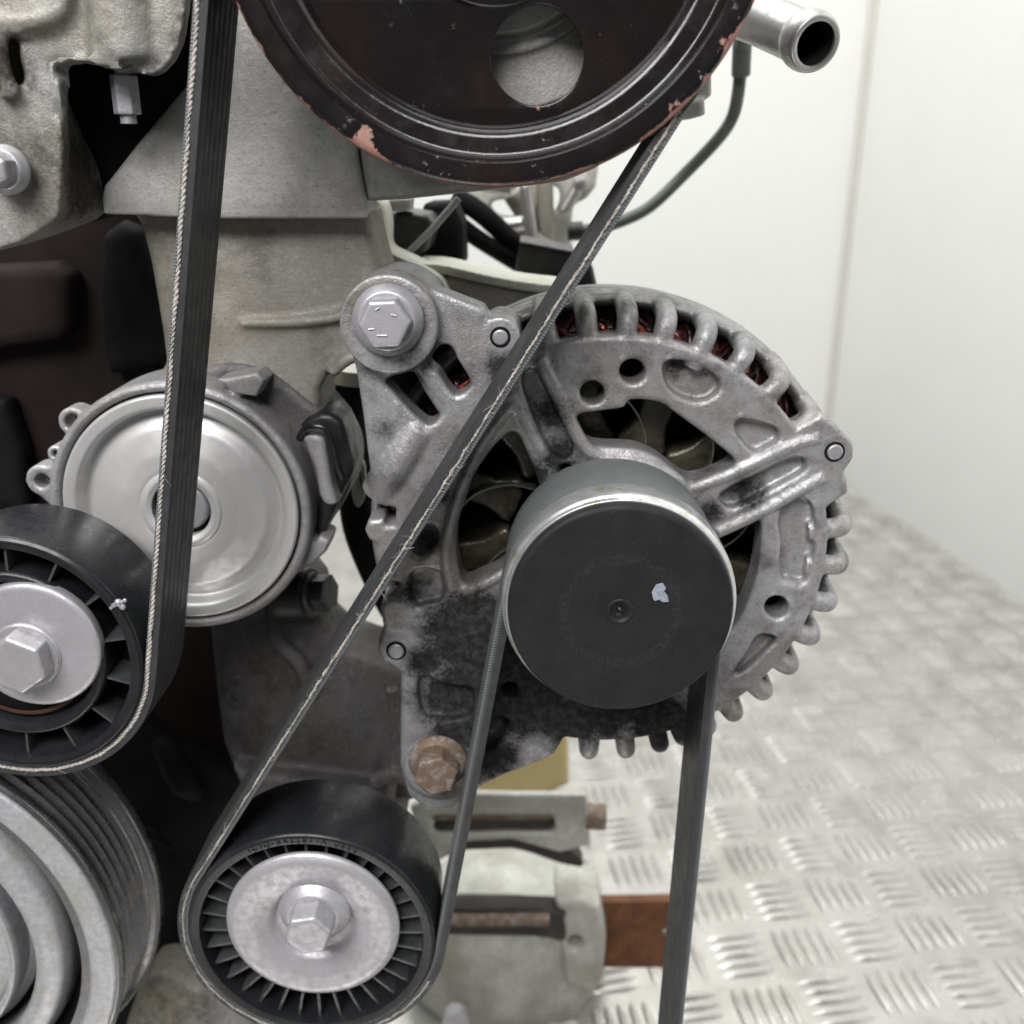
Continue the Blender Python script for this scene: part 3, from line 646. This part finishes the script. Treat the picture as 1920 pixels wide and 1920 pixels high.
bolt_burr = un(225, 1133, YI); add('torn_burr', cast([g_ball(tuple(un(222+dx, 1130+dy, YI)), r, 8) for dx, dy, r in ((0, 0, .0012), (8, 8, .001), (-8, 4, .0009), (12, -4, .0007), (-14, 10, .0006))], .0003, 1), M['zinc_dirty'], idl)

# ------------------------------------------------------------------ lower idler pulley
YW = .2440
wl = thing('tension_pulley', 'black ribbed idler pulley with dished grey washer at the bottom', 'pulley', (WX, .257, WZ-WR))
add('outer_rim', g_lathe(rp([(WR-.0036, YW+.0004), (WR-.0009, YW), (WR, YW+.0008), (WR, YW+.0285), (WR-.0040, YW+.0285), (WR-.0042, YW+.006)], .0005), WX, WZ, 140, True), M['steel_idler'], wl)
add('web_disc', g_lathe([(.016, YW+.013), (WR-.003, YW+.013), (WR-.003, YW+.0145), (.016, YW+.0145)], WX, WZ, 64, True), M['blackmat'], wl)
add('hub_ring', g_lathe(rp([(.0190, YW+.004), (.0215, YW+.003), (.0225, YW+.004), (.0230, YW+.014), (.0190, YW+.014)], .0005), WX, WZ, 96, True), M['steel_idler'], wl)
for k in range(32):
    a = 2*math.pi*k/32; q = [(WX+r*math.cos(a), WZ+r*math.sin(a)) for r in (.0222, WR-.0038)]; nx, nz = -math.sin(a)*.00042, math.cos(a)*.00042
    V = [(x+s*nx, y, z+s*nz) for (x, z) in q for s in (-1, 1) for y in (YW+.0030, YW+.0135)]
    add('spoke', (V, [(0, 1, 5, 4), (2, 3, 7, 6), (0, 4, 6, 2), (1, 3, 7, 5), (0, 2, 3, 1), (4, 5, 7, 6)]), M['spoke'], wl)
# moulded part number along the top of the rim
TXT = '1C1Q-6A228-1A 0880'
for i, ch in enumerate(TXT):
    if ch == ' ': continue
    cu = bpy.data.curves.new('t', 'FONT'); cu.body = ch; cu.size = .0026; cu.extrude = .00008; cu.align_x = 'CENTER'; cu.align_y = 'CENTER'
    ob = bpy.data.objects.new('t', cu); C.objects.link(ob); dg = bpy.context.evaluated_depsgraph_get(); dg.update(); me = bpy.data.meshes.new_from_object(ob.evaluated_get(dg))
    a = math.pi/2+.47-.0535*i; r_ = WR-.00215; ca, sa = math.cos(a-math.pi/2), math.sin(a-math.pi/2)
    V = [(WX+r_*math.cos(a)+v.co.x*ca-v.co.y*sa, YW+.00005-v.co.z, WZ+r_*math.sin(a)+v.co.x*sa+v.co.y*ca) for v in me.vertices]
    add('rim_letter', (V, [tuple(q.vertices) for q in me.polygons]), M['steel_idler'], wl)
    bpy.data.objects.remove(ob); bpy.data.curves.remove(cu); bpy.data.meshes.remove(me)
wp = un(585, 1741, .2425)
add('dished_washer', g_lathe(rp([(0, .2465), (.0118, .2465), (.0135, .2445), (.0185, .2428), (.0245, .2424), (.0268, .2436), (.0270, .2452), (0, .2475)], .0016, 5), wp.x, wp.z, 110), M['zinc'], wl, 60)
t, p = bolt('pulley_bolt', 'small bright hex bolt in the centre of the dished grey washer', 586, 1722, .2415, .0115, .0074, .0078, M['zinc'], rot=.2, fh=.0045, soft=26)

# ------------------------------------------------------------------ crank pulley
cr = thing('crank_pulley', 'large grooved steel crank pulley in the bottom left corner', 'pulley', (CX, .27, CRZ-.09))
ribp = [(CR-.012, .2500), (CR, .2496), (CR+.0012, .2506), (CR+.0012, .2525)]
for k in range(5):
    y = .2538+k*.0043; ribp += [(CR+.0002, y-.0004), (CR-.0032, y+.0013), (CR-.0032, y+.0019), (CR+.0002, y+.0034)]
ribp += [(CR+.0006, .2758), (CR+.0030, .2766), (CR+.0036, .2778), (CR+.0036, .2815), (CR+.0026, .2825), (CR-.012, .2825)]
add('grooved_rim', g_lathe(rp(ribp, .0004, 2), CX, CRZ, 200, True), M['crank_rib'], cr, 30)
add('front_ring', g_lathe(rp([(CR-.0094, .2520), (CR-.0088, .2488), (CR-.0078, .2482), (CR-.0012, .2482), (CR-.0002, .2490), (CR-.0002, .2520)], .0006), CX, CRZ, 200, True), M['crank'], cr)
add('rubber_ring', g_lathe(rp([(CR-.0300, .2640), (CR-.0160, .2600), (CR-.0091, .2520), (CR-.0091, .2700), (CR-.0300, .2700)], .001), CX, CRZ, 160, True), M['blackmat'], cr)
add('middle_ring', g_lathe(rp([(CR-.0272, .2510), (CR-.0262, .2490), (CR-.0225, .2484), (CR-.0185, .2500), (CR-.0165, .2540), (CR-.0160, .2640), (CR-.0272, .2640)], .0012, 4), CX, CRZ, 160, True), M['crank'], cr)
add('inner_ring', g_lathe(rp([(CR-.0358, .2515), (CR-.0352, .2494), (CR-.0334, .2490), (CR-.0328, .2510), (CR-.0328, .2640), (CR-.0358, .2640)], .0006), CX, CRZ, 120, True), M['crank'], cr)
add('hub', g_lathe(rp([(0, .2560), (CR-.0370, .2560), (CR-.0300, .2600), (CR-.0300, .2700), (0, .2700)], .0006), CX, CRZ, 96), M['crank'], cr)

# ------------------------------------------------------------------ belt tensioner
TX, TZ, YT = -.1069, CZ-.1007, .285
ten = thing('belt_tensioner', 'round silver belt tensioner behind the left run of belt', 'belt tensioner', (TX, .31, TZ-.04))
add('face_disc', g_lathe(rp([(.0095, .2862), (.0130, .2848), (.0180, .2847), (.0260, .2866), (.0298, .2892), (.0308, .2888), (.0318, .2842), (.0355, .2838), (.0362, .2844), (.0362, .300), (.0095, .300)], .0012, 5), TX, TZ, 160, True), M['tens'], ten, 60)
add('inner_step', g_lathe(rp([(.0092, .2850), (.0108, .2842), (.0124, .2846), (.0130, .2856)], .0005), TX, TZ, 100), M['tens'], ten, 60)
lugs = [g_lathe(rp([(.0368, .2855), (.0375, .2838), (.0392, .2838), (.0402, .2850), (.0404, .306), (.0368, .306)], .0006), TX, TZ, 160, True)]
def loop_lug(u, v, ro, ri, Y=.287):
    p = un(u, v, Y); return g_lathe(rp([(ri, Y), (ro, Y), (ro, Y+.008), (ri, Y+.008)], .0004), p.x, p.z, 32, True)
lugs += [loop_lug(136, 792, .0045, .0026), loop_lug(78, 902, .0050, .0024), loop_lug(103, 852, .0026, .0012)]
lugs += [g_poly([(105, 868), (62, 885), (60, 915), (95, 950), (130, 955)], (pc(78, 902, 15, 14),), .287, .008, .0006)]
lugs += [g_poly([(405, 712), (480, 698), (497, 712), (480, 745), (440, 740)], (), .286, .012, .0012), g_poly([(560, 1040), (600, 1005), (618, 1015), (612, 1035), (585, 1060), (545, 1085)], (), .289, .014, .0012)]
add('cast_rim', cast(lugs, .0006, 2), M['tens_body'], ten, 60)
add('spindle', g_lathe(rp([(0, .2870), (.0070, .2870), (.0078, .2880), (.0078, .296), (0, .296)], .0005), TX, TZ, 48), M['zinc_dirty'], ten)
add('spindle_gap', g_lathe([(.0075, .2900), (.0100, .2900)], TX, TZ, 48), M['blackmat'], ten)
back_l = [(300, 712), (360, 690), (430, 678), (500, 692), (560, 735), (620, 790), (655, 860), (650, 930), (600, 1010), (560, 1060), (450, 1140), (300, 1150), (200, 1000), (200, 800)]
add('spring_case', cast([g_poly(back_l, (), .297, .030, .003, 3)], .0009, 4), M['dark_alu'], ten, 60)
clip = cast([g_poly([(566, 822), (585, 812), (606, 822), (612, 850), (622, 910), (632, 945), (612, 948), (598, 930), (590, 880)], (), .286, .012, .0016, 2)], .0005, 3)
add('stop_lug', clip, M['tens_body'], ten, 60)
add('retaining_clip', g_tube(smo([tuple(un(562, 822, .288)), tuple(un(572, 806, .286)), tuple(un(592, 800, .285)), tuple(un(612, 806, .285)), tuple(un(622, 828, .285)), tuple(un(633, 870, .286)), tuple(un(643, 895, .287))], 6), .0013, 10), M['black_gloss'], ten, 60)
add('plastic_shroud', cast([g_poly([(560, 800), (600, 775), (640, 790), (655, 850), (662, 885), (640, 930), (610, 1000), (590, 1015), (600, 900), (585, 830)], (), .293, .02, .002, 2)], .0007, 3), M['black'], ten, 60)

# ------------------------------------------------------------------ engine front castings
cov = thing('front_cover', 'large grey cast front cover of the engine behind the belt', 'engine cover', tuple(un(480, 700, .31)))
upper = [(352, 150), (300, 212), (250, 272), (208, 326), (190, 348), (186, 372), (188, 391), (205, 398), (300, 401), (420, 403), (560, 403), (688, 402), (680, 350), (668, 296), (664, 250), (720, 100), (740, -120), (350, -120)]
add('upper_face', cast([g_poly(upper, (), .289, .025, .0025), g_tube([tuple(un(195, 393, .2905)), tuple(un(420, 402, .2905)), tuple(un(690, 402, .2905))], .0014, 10)], .0009, 4), M['cover'], cov, 60)
lower = [(240, 392), (262, 425), (280, 500), (300, 620), (308, 680), (296, 702), (250, 728), (190, 790), (200, 1000), (560, 1000), (600, 790), (598, 735), (612, 705), (640, 692), (662, 680), (735, 690), (735, 540), (712, 490), (700, 440), (690, 392)]
add('lower_face', cast([g_poly(lower, (), .2985, .030, .003), g_tube(smo([tuple(un(455, 606, .2985)), tuple(un(560, 604, .2978)), tuple(un(640, 592, .297)), tuple(un(665, 566, .2965)), tuple(un(690, 520, .2975))], 5), .0016, 10), g_tube(smo([tuple(un(620, 700, .299)), tuple(un(655, 672, .298)), tuple(un(690, 668, .298))], 4), .002, 10)], .0009, 4), M['cover_low'], cov, 60)
add('pump_boss', cast([g_poly([(670, 240), (672, 292), (684, 378), (760, 374), (930, 356), (1060, 340), (1120, 315), (1200, 220), (1240, -100), (700, -100)], (), .292, .045, .0025)], .001, 4), M['cover'], cov, 60)
add('pump_body', g_lathe(rp([(.013, .2600), (.0275, .2600), (.0285, .2632), (.0315, .2625), (.0325, .2640), (.0445, .2645), (.0455, .2680), (.0455, .296), (.013, .296)], .0009), UX, UZ, 120, True), M['cover'], cov, 60)
pb = un(1010, 20, .290); add('pump_neck', g_lathe(rp([(.0126, .2590), (.0200, .2590), (.0205, .2610), (.0126, .2610)], .0006), UX, UZ, 90, True), M['cover_low'], cov)

mnt = thing('engine_mount', 'grey webbed cast mount bracket in the top left corner', 'mount bracket', tuple(un(120, 470, .275)))
def mo(e): return [(-60, -90), (345, -90), (338, 0), (328, 70), (312, 108), (290, 132), (272, 140), (215, 128), (165, 114), (128, 108), (96, 118), (100+e*.1, 170), (102+e*.4, 240), (104+e*.8, 320), (100+e, 395), (92+e*.9, 412), (60+e*.6, 436), (20+e*.3, 458), (-60, 484)]
mh = [sm([(-30, -60), (60, -60), (98, -30), (98, 18), (82, 30), (40, 24), (-30, 18)], 3), sm([(-30, 62), (14, 64), (30, 80), (32, 115), (42, 150), (20, 165), (-30, 165)], 3)]
mb = [g_poly(mo(0), mh, .2615, .010, .002)]+[g_poly(mo(e), mh if k < 6 else (), Y_, .006, .0015) for k, (e, Y_) in enumerate([(9*k, .2625+.0027*k) for k in range(1, 11)])]
mb += [ridge([(-20, 48), (60, 50), (120, 42), (150, 15), (158, -60)], .0022, -.009), ridge([(32, 60), (38, 120), (55, 190)], .0020, -.009)]
bp = un(215, 50, .262); mb.append(g_tube([(bp.x, .270, bp.z+.05), (bp.x, .270, un(215, 108, .262).z)], .0095, 24))
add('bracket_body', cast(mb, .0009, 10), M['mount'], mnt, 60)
dk = g_poly([(60, -120), (400, -120), (400, 120), (360, 200), (250, 290), (208, 340), (192, 410), (100, 430), (60, 300)], (), .2955, .01, .001); add('dark_backing', dk, M['blackmat'], mnt)  # black sheet added to darken the gap behind the bracket
bolt('mount_bolt', 'silver flanged hex bolt at the left edge of the mount bracket', 2, 318, .2585, mm(46, 0, 318, .2585), mm(33, 0, 318, .2555), .0055, M['zinc_dirty'], rot=.5)
# upright stud nut below the mount
sp = un(231, 140, .276); sq = un(231, 232, .276)
stud = thing('stud_nut', 'bright silver hex nut hanging below the mount bracket', 'nut', (sq.x, .276, sq.z))
def vhex(x, y, z0, z1, r, n=6, rot=.2):
    V = [(x+r*math.cos(rot+2*math.pi*i/n), y+r*math.sin(rot+2*math.pi*i/n), z) for z in (z0, z1) for i in range(n)]
    return V, [tuple(range(n)), tuple(range(2*n-1, n-1, -1))]+[(i, (i+1) % n, n+(i+1) % n, n+i) for i in range(n)]
add('nut', cast([vhex(sp.x, .276, un(231, 215, .276).z, sp.z, .0036)], .00035, 2), M['zinc'], stud); add('thread', g_tube([(sp.x, .276, sq.z), (sp.x, .276, sp.z+.01)], .0021, 16), M['zinc_dirty'], stud)

# ------------------------------------------------------------------ dark parts behind on the left
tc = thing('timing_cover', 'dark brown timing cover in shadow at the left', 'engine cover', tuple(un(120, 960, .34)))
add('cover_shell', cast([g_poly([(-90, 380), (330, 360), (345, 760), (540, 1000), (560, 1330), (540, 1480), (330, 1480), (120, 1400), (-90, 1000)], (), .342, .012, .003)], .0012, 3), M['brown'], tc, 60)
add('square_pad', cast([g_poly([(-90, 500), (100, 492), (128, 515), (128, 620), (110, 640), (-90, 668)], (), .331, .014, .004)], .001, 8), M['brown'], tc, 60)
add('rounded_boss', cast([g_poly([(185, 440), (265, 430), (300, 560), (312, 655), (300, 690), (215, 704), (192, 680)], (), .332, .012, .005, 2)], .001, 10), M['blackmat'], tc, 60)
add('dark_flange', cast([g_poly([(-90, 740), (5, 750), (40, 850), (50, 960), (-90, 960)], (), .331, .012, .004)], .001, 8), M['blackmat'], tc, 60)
blk = thing('engine_block', 'dark grey cast engine block face below the silver tensioner', 'engine block', tuple(un(560, 1480, .335)))
bo_ = [(385, 1130), (402, 1300), (416, 1400), (432, 1440), (560, 1470), (700, 1490), (775, 1510), (800, 1420), (775, 1260), (700, 1235), (640, 1215), (600, 1180), (590, 1120), (540, 1060), (420, 1060)]
add('block_face', cast([g_poly(bo_, (), .322, .03, .004), g_tube(smo([tuple(un(515, 1130, .322)), tuple(un(522, 1200, .320)), tuple(un(560, 1240, .319)), tuple(un(585, 1300, .321))], 5), .003, 10),
     g_poly([(430, 1440), (500, 1455), (700, 1480), (760, 1560), (640, 1580), (480, 1560)], (), .314, .03, .004)], .0011, 4), M['block'], blk, 60)
add('block_rib', cast([g_tube(smo([tuple(un(735, 1290, .312)), tuple(un(742, 1400, .312)), tuple(un(730, 1500, .312))], 4), .0022, 10), g_tube(smo([tuple(un(700, 1465, .31)), tuple(un(740, 1450, .31)), tuple(un(780, 1470, .31))], 4), .003, 10)], .0008, 2), M['block'], blk, 60)
sw = thing('pressure_switch', 'black sensor plug with hex end right of the tensioner', 'sensor', tuple(un(590, 1165, .318)))
a_, b_ = un(525, 1112, .322), un(600, 1112, .318)
add('sensor_body', g_rev(rp([(0, 0), (.0095, 0), (.0098, .002), (.0092, .012), (.0088, .0128), (0, .0128)], .0008), a_, b_, 32, False), M['black'], sw)
ax = (b_-a_).normalized(); hxA = a_+ax*.0128
hexv = lambda A, B, r, n=6: g_tube([tuple(A), tuple(B)], r, n)
add('sensor_hex', cast([hexv(hxA-ax*.001, hxA+ax*.0075, .0068)], .0005, 2), M['black'], sw); add('sensor_collar', g_rev([(0, 0), (.0075, 0), (.0075, .002), (0, .002)], hxA-ax*.0005, hxA+ax, 32, False), M['dark_alu'], sw)
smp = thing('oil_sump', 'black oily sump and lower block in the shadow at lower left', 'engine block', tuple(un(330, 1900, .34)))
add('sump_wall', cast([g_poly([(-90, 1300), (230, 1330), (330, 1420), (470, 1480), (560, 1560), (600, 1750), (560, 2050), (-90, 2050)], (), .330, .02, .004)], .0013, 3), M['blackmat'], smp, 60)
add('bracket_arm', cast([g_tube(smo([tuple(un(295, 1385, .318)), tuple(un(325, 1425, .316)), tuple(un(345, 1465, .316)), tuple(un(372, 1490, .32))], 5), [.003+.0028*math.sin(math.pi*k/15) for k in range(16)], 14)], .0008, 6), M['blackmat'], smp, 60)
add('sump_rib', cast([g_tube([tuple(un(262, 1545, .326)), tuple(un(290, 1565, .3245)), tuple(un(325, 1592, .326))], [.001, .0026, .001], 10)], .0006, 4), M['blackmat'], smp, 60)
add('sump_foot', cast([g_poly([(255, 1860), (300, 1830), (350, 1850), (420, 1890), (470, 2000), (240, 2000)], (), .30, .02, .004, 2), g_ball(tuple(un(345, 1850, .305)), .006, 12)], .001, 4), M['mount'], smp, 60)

# ------------------------------------------------------------------ things behind, right of the engine
pip = thing('coolant_pipe', 'pale aluminium coolant pipe stub pointing out at top right', 'pipe', tuple(un(1450, 140, .30)))
mouth, root = un(1529, 82, .278), un(1345, 0, .330); d_ = (root-mouth).normalized(); R0 = mm(53, 1529, 82, .278)
add('pipe_tube', g_rev(rp([(R0*.74, -.0003), (R0*.92, -.0006), (R0*1.02, .0010), (R0*1.06, .0030), (R0*1.03, .0052), (R0*.93, .0062), (R0*.90, .0075), (R0*.94, .030), (R0*1.1, .055), (R0*1.2, .075), (R0*.74, .075)], .0006), mouth, mouth+d_, 64), M['pipe'], pip, 40)
add('pipe_bore', g_rev([(0, .034), (R0*.735, .034), (R0*.735, .0008), (R0*.745, .0004), (R0*.745, .0345), (0, .0345)], mouth, mouth+d_, 40, False), M['blackmat'], pip)  # black lining added to darken the inside of the pipe
hs = thing('thin_hose', 'thin grey green hose curving down behind the large pulley', 'hose', tuple(un(1080, 430, .44)))
hp_ = [(1392, 60, .40), (1389, 120, .41), (1383, 180, .415), (1372, 222, .42), (1345, 262, .43), (1285, 325, .44), (1222, 385, .44), (1172, 412, .44), (1120, 428, .44), (1070, 434, .44)]
add('hose_tube', g_tube(smo([tuple(un(*q)) for q in hp_], 6), .0025, 16), M['hose'], hs, 60)
add('hose_end', g_tube([tuple(un(1092, 433, .44)), tuple(un(1064, 434, .44))], .0040, 14), M['black'], hs)
add('hose_root', g_tube(smo([tuple(un(1340, -40, .352)), tuple(un(1375, -20, .375)), tuple(un(1392, 30, .40)), tuple(un(1389, 140, .41))], 5), [.0046]*8+[.0036]*8, 16), M['hose'], hs)
clp = thing('pipe_clip', 'small grey cast lug showing behind the right edge of the large pulley', 'clip', tuple(un(1305, 225, .33)))
add('lug', cast([g_poly([(1260, 190), (1322, 180), (1324, 215), (1300, 222), (1262, 225)], (), .318, .012, .0015), g_poly([(1270, 120), (1335, 120), (1336, 178), (1322, 188), (1270, 200)], (), .322, .012, .0015), g_poly([(1150, 90), (1290, 110), (1290, 190), (1150, 200)], (), .320, .012, .0015)], .0006, 3), M['cover'], clp, 60)

fl_ = thing('gasket_flange', 'flange plate with lit upper edge painted cream behind the alternator top', 'flange', tuple(un(760, 540, .335)))
fe = [(672, 378, .325), (698, 385, .325), (708, 420, .325), (708, 460, .325), (722, 482, .325), (770, 505, .325), (815, 528, .326), (835, 560, .327)]
fe2 = [(775, 502, .334), (830, 506, .334), (900, 522, .334), (980, 537, .334), (1050, 545, .334)]
def ribbon(pts, w, hgt):
    q = smo([tuple(un(*p)) for p in pts], 5); V = []; Fc = []
    for i, p in enumerate(q):
        t = q[min(i+1, len(q)-1)]-q[max(i-1, 0)]; n = np.array([-t[2], 0, t[0]]); n /= np.linalg.norm(n)
        for a, b in ((0, 0), (1, 0), (1, 1), (0, 1)): V.append((p[0]+n[0]*w*(a-.5), p[1]+hgt*b, p[2]+n[2]*w*(a-.5)))
    for i in range(len(q)-1):
        for e in range(4): Fc.append((i*4+e, (i+1)*4+e, (i+1)*4+(e+1) % 4, i*4+(e+1) % 4))
    Fc += [(0, 1, 2, 3), tuple((len(q)-1)*4+e for e in (3, 2, 1, 0))]; return V, Fc
add('flange_edge', cast([ribbon(fe, .0040, .025)], .0006, 3), M['cream'], fl_, 60); add('lit_upper_edge', cast([ribbon(fe2, .0030, .03)], .0006, 3), M['cream'], fl_, 60)  # cream upper edge: light on the bracket's top edge put into its colour
add('bracket_web', cast([g_poly([(770, 508), (830, 510), (900, 524), (1040, 548), (1050, 575), (900, 590), (780, 600), (740, 540)], (), .336, .02, .002)], .0009, 3), M['cover_low'], fl_, 60)
cn = thing('wiring_plug', 'black wiring plug in the gap under the large pulley', 'plug', tuple(un(780, 490, .37)))
add('plug_body', cast([g_poly([(712, 402), (760, 396), (800, 402), (815, 420), (800, 470), (770, 490), (716, 455)], (), .355, .03, .002)], .0009, 2), M['black'], cn, 60)
add('plug_housing', cast([g_poly([(795, 380), (850, 378), (868, 420), (870, 500), (800, 515), (760, 490)], (), .385, .03, .002)], .001, 2), M['blackmat'], cn, 60)
add('plug_lever', g_tube([tuple(un(762, 478, .35)), tuple(un(815, 425, .35)), tuple(un(860, 372, .35))], .0012, 8), M['dark_alu'], cn)
add('plug_clip', cast([g_poly([(722, 372), (772, 370), (770, 395), (735, 398)], (), .35, .01, .001)], .0006, 2), M['tens_body'], cn, 60)
cb = thing('black_cable', 'upper of two black cables slanting under the large pulley', 'cable', tuple(un(970, 470, .44)))
add('cable', g_tube(smo([tuple(un(850, 368, .42)), tuple(un(900, 398, .42)), tuple(un(980, 470, .43)), tuple(un(1000, 480, .43))], 5), .0042, 14), M['blackmat'], cb)
cb2 = thing('black_cable', 'lower of two black cables slanting under the large pulley', 'cable', tuple(un(970, 500, .44)))
add('cable', g_tube(smo([tuple(un(850, 412, .42)), tuple(un(900, 450, .42)), tuple(un(985, 502, .43)), tuple(un(1005, 512, .43))], 5), .0036, 14), M['blackmat'], cb2)
bx = thing('black_box', 'black rectangular plug housing above the alternator rim', 'plug', tuple(un(1040, 530, .43)))
add('box_body', cast([g_poly([(975, 452), (1075, 472), (1112, 498), (1122, 545), (1060, 556), (965, 520)], (), .395, .03, .002)], .0009, 2), M['black'], bx, 60)
add('box_lid', cast([g_poly([(975, 450), (1078, 470), (1080, 477), (974, 457)], (), .394, .03, .0008)], .0006, 1), M['dark_alu'], bx, 60)
rb = thing('rear_bracket', 'blurred grey cast bracket with bright openings below the large pulley', 'bracket', tuple(un(1030, 480, .46)))
rbo = [(880, 300), (1125, 290), (1118, 350), (1100, 372), (1075, 385), (1070, 440), (1080, 500), (1040, 520), (985, 490), (950, 440), (900, 425), (880, 380)]
add('bracket_casting', cast([g_poly(rbo, (sm([(918, 382), (945, 374), (975, 378), (982, 398), (965, 408), (930, 404)], 2), sm([(1026, 352), (1046, 350), (1052, 372), (1042, 398), (1028, 394), (1022, 370)], 2), sm([(966, 350), (984, 348), (988, 362), (970, 366)], 2)), .46, .02, .0008)], .0011, 4), M['rear'], rb, 60)
add('bracket_link', cast([g_tube([tuple(un(1020, 330, .45)), tuple(un(1025, 480, .45))], .004, 10), g_tube([tuple(un(1000, 420, .455)), tuple(un(960, 360, .455))], .005, 10)], .001, 2), M['cover_low'], rb, 60)
add('chrome_fitting', cast([g_tube([tuple(un(930, 425, .45)), tuple(un(1000, 415, .45))], .0035, 14), g_tube([tuple(un(985, 345, .445)), tuple(un(1000, 460, .445))], .0028, 14), g_tube([tuple(un(1055, 400, .45)), tuple(un(1095, 330, .45))], .0030, 14), g_tube([tuple(un(905, 345, .44)), tuple(un(960, 350, .44))], .004, 6)], .0009, 2), M['pipe'], rb, 60)
add('bracket_bolt', cast([g_tube([tuple(un(1075, 340, .45)), tuple(un(1100, 338, .45))], .005, 6), g_tube([tuple(un(1000, 450, .45)), tuple(un(1030, 455, .45))], .005, 6)], .001, 2), M['tens_body'], rb, 60)

vh = thing('vertical_hose', 'dark upright hose in the gap between tensioner and alternator', 'hose', tuple(un(660, 1000, .345)))
add('hose_tube', g_tube(smo([tuple(un(656, 700, .345)), tuple(un(652, 800, .345)), tuple(un(668, 900, .345)), tuple(un(678, 985, .348)), tuple(un(705, 1060, .350)), tuple(un(740, 1130, .350)), tuple(un(780, 1190, .350))], 5), .0072, 24), M['blackmat'], vh, 60)
add('hose_collar', g_tube([tuple(un(658, 690, .345)), tuple(un(656, 716, .345))], .0078, 24), M['cream'], vh)
tb = thing('slotted_tab', 'small cream slotted tab in the gap beside the tensioner', 'tab', tuple(un(675, 950, .335)))
add('tab_plate', g_poly(sm([(660, 860), (675, 858), (684, 880), (684, 930), (672, 952), (660, 930)], 3), (sm([(672, 888), (676, 888), (677, 912), (672, 914)], 2),), .332, .003, .0005), M['rear'], tb)

stt = thing('starter_motor', 'blurred grey cast unit with slots behind the lower pulley', 'starter motor', tuple(un(960, 1930, .44)))
tt = [(768, 1512), (830, 1486), (960, 1490), (1100, 1490), (1108, 1585), (1050, 1600), (960, 1575), (870, 1580), (800, 1630)]
add('top_casting', cast([g_poly(tt, (sm([(822, 1522), (1030, 1520), (1038, 1535), (1036, 1562), (960, 1562), (822, 1565), (815, 1545)], 2),), .395, .004, .0008), g_tube([tuple(un(800, 1508, .40)), tuple(un(1098, 1508, .40))], .0050, 24)], .0009, 4), M['rear'], stt, 60)
add('tube_plug', g_tube([tuple(un(1098, 1530, .40)), tuple(un(1135, 1532, .40))], .0062, 20), M['rusty'], stt)
add('dark_slot', cast([g_poly([(800, 1505), (1060, 1505), (1070, 1585), (960, 1592), (860, 1596), (800, 1610)], (), .408, .004, .001)], .0008, 1), M['slot_dark'], stt, 60)
add('slot_rod', g_tube([tuple(un(815, 1528, .401)), tuple(un(1035, 1527, .401))], .0026, 12), M['rusty'], stt)
add('drum', cast([g_ball(tuple(un(945, 1765, .462)), .057, 48, (1.06, .9, 1.0)), g_ball(tuple(un(980, 1985, .455)), .062, 48, (1.12, .9, 1.0)), g_poly([(1040, 1690), (1092, 1684), (1126, 1702), (1138, 1760), (1134, 1815), (1118, 1868), (1060, 1850)], (pc(1078, 1770, 13, 14),), .405, .03, .003)], .0013, 6), M['rear'], stt, 60)
add('lower_slot', cast([g_poly(sm([(800, 1708), (1040, 1710), (1056, 1728), (1058, 1765), (1000, 1757), (800, 1750)], 3), (), .4020, .012, .001)], .0008, 1), M['slot_dark'], stt, 60)
add('lower_rod', g_tube([tuple(un(800, 1724, .4005)), tuple(un(1030, 1724, .4005))], .0034, 12), M['rusty'], stt)
add('upper_gap', cast([g_poly(sm([(800, 1570), (960, 1566), (1060, 1590), (1095, 1625), (1050, 1620), (960, 1592), (860, 1598), (800, 1625)], 3), (), .412, .01, .001)], .0009, 1), M['slot_dark'], stt, 60)
lp = un(960, 2000, .46); add('support_leg', g_tube([(lp.x, .46, .0), (lp.x, .46, lp.z)], .02, 24), M['rear'], stt)
add('stub_bolt', g_tube([tuple(un(855, 1925, .375)), tuple(un(855, 1900, .385))], [.007, .006], 20), M['zinc_dirty'], stt)
rs = thing('rust_bracket', 'rust red flat steel bracket beside the right belt run', 'bracket', tuple(un(1195, 1815, .42)))
add('steel_strap', g_poly([(1100, 1692), (1262, 1690), (1262, 1815), (1110, 1815), (1104, 1760)], (pc(1250, 1752, 13, 20),), .42, .006, .0006), M['rust'], rs)
yl = thing('yellow_tub', 'yellow plastic tub edge glimpsed under the alternator', 'tub', tuple(un(985, 1480, .55)))
add('tub_wall', cast([g_poly([(880, 1475), (905, 1440), (960, 1380), (1066, 1370), (1068, 1475), (1000, 1500), (890, 1500)], (), .55, .05, .004)], .002, 2), M['yellow'], yl, 60)
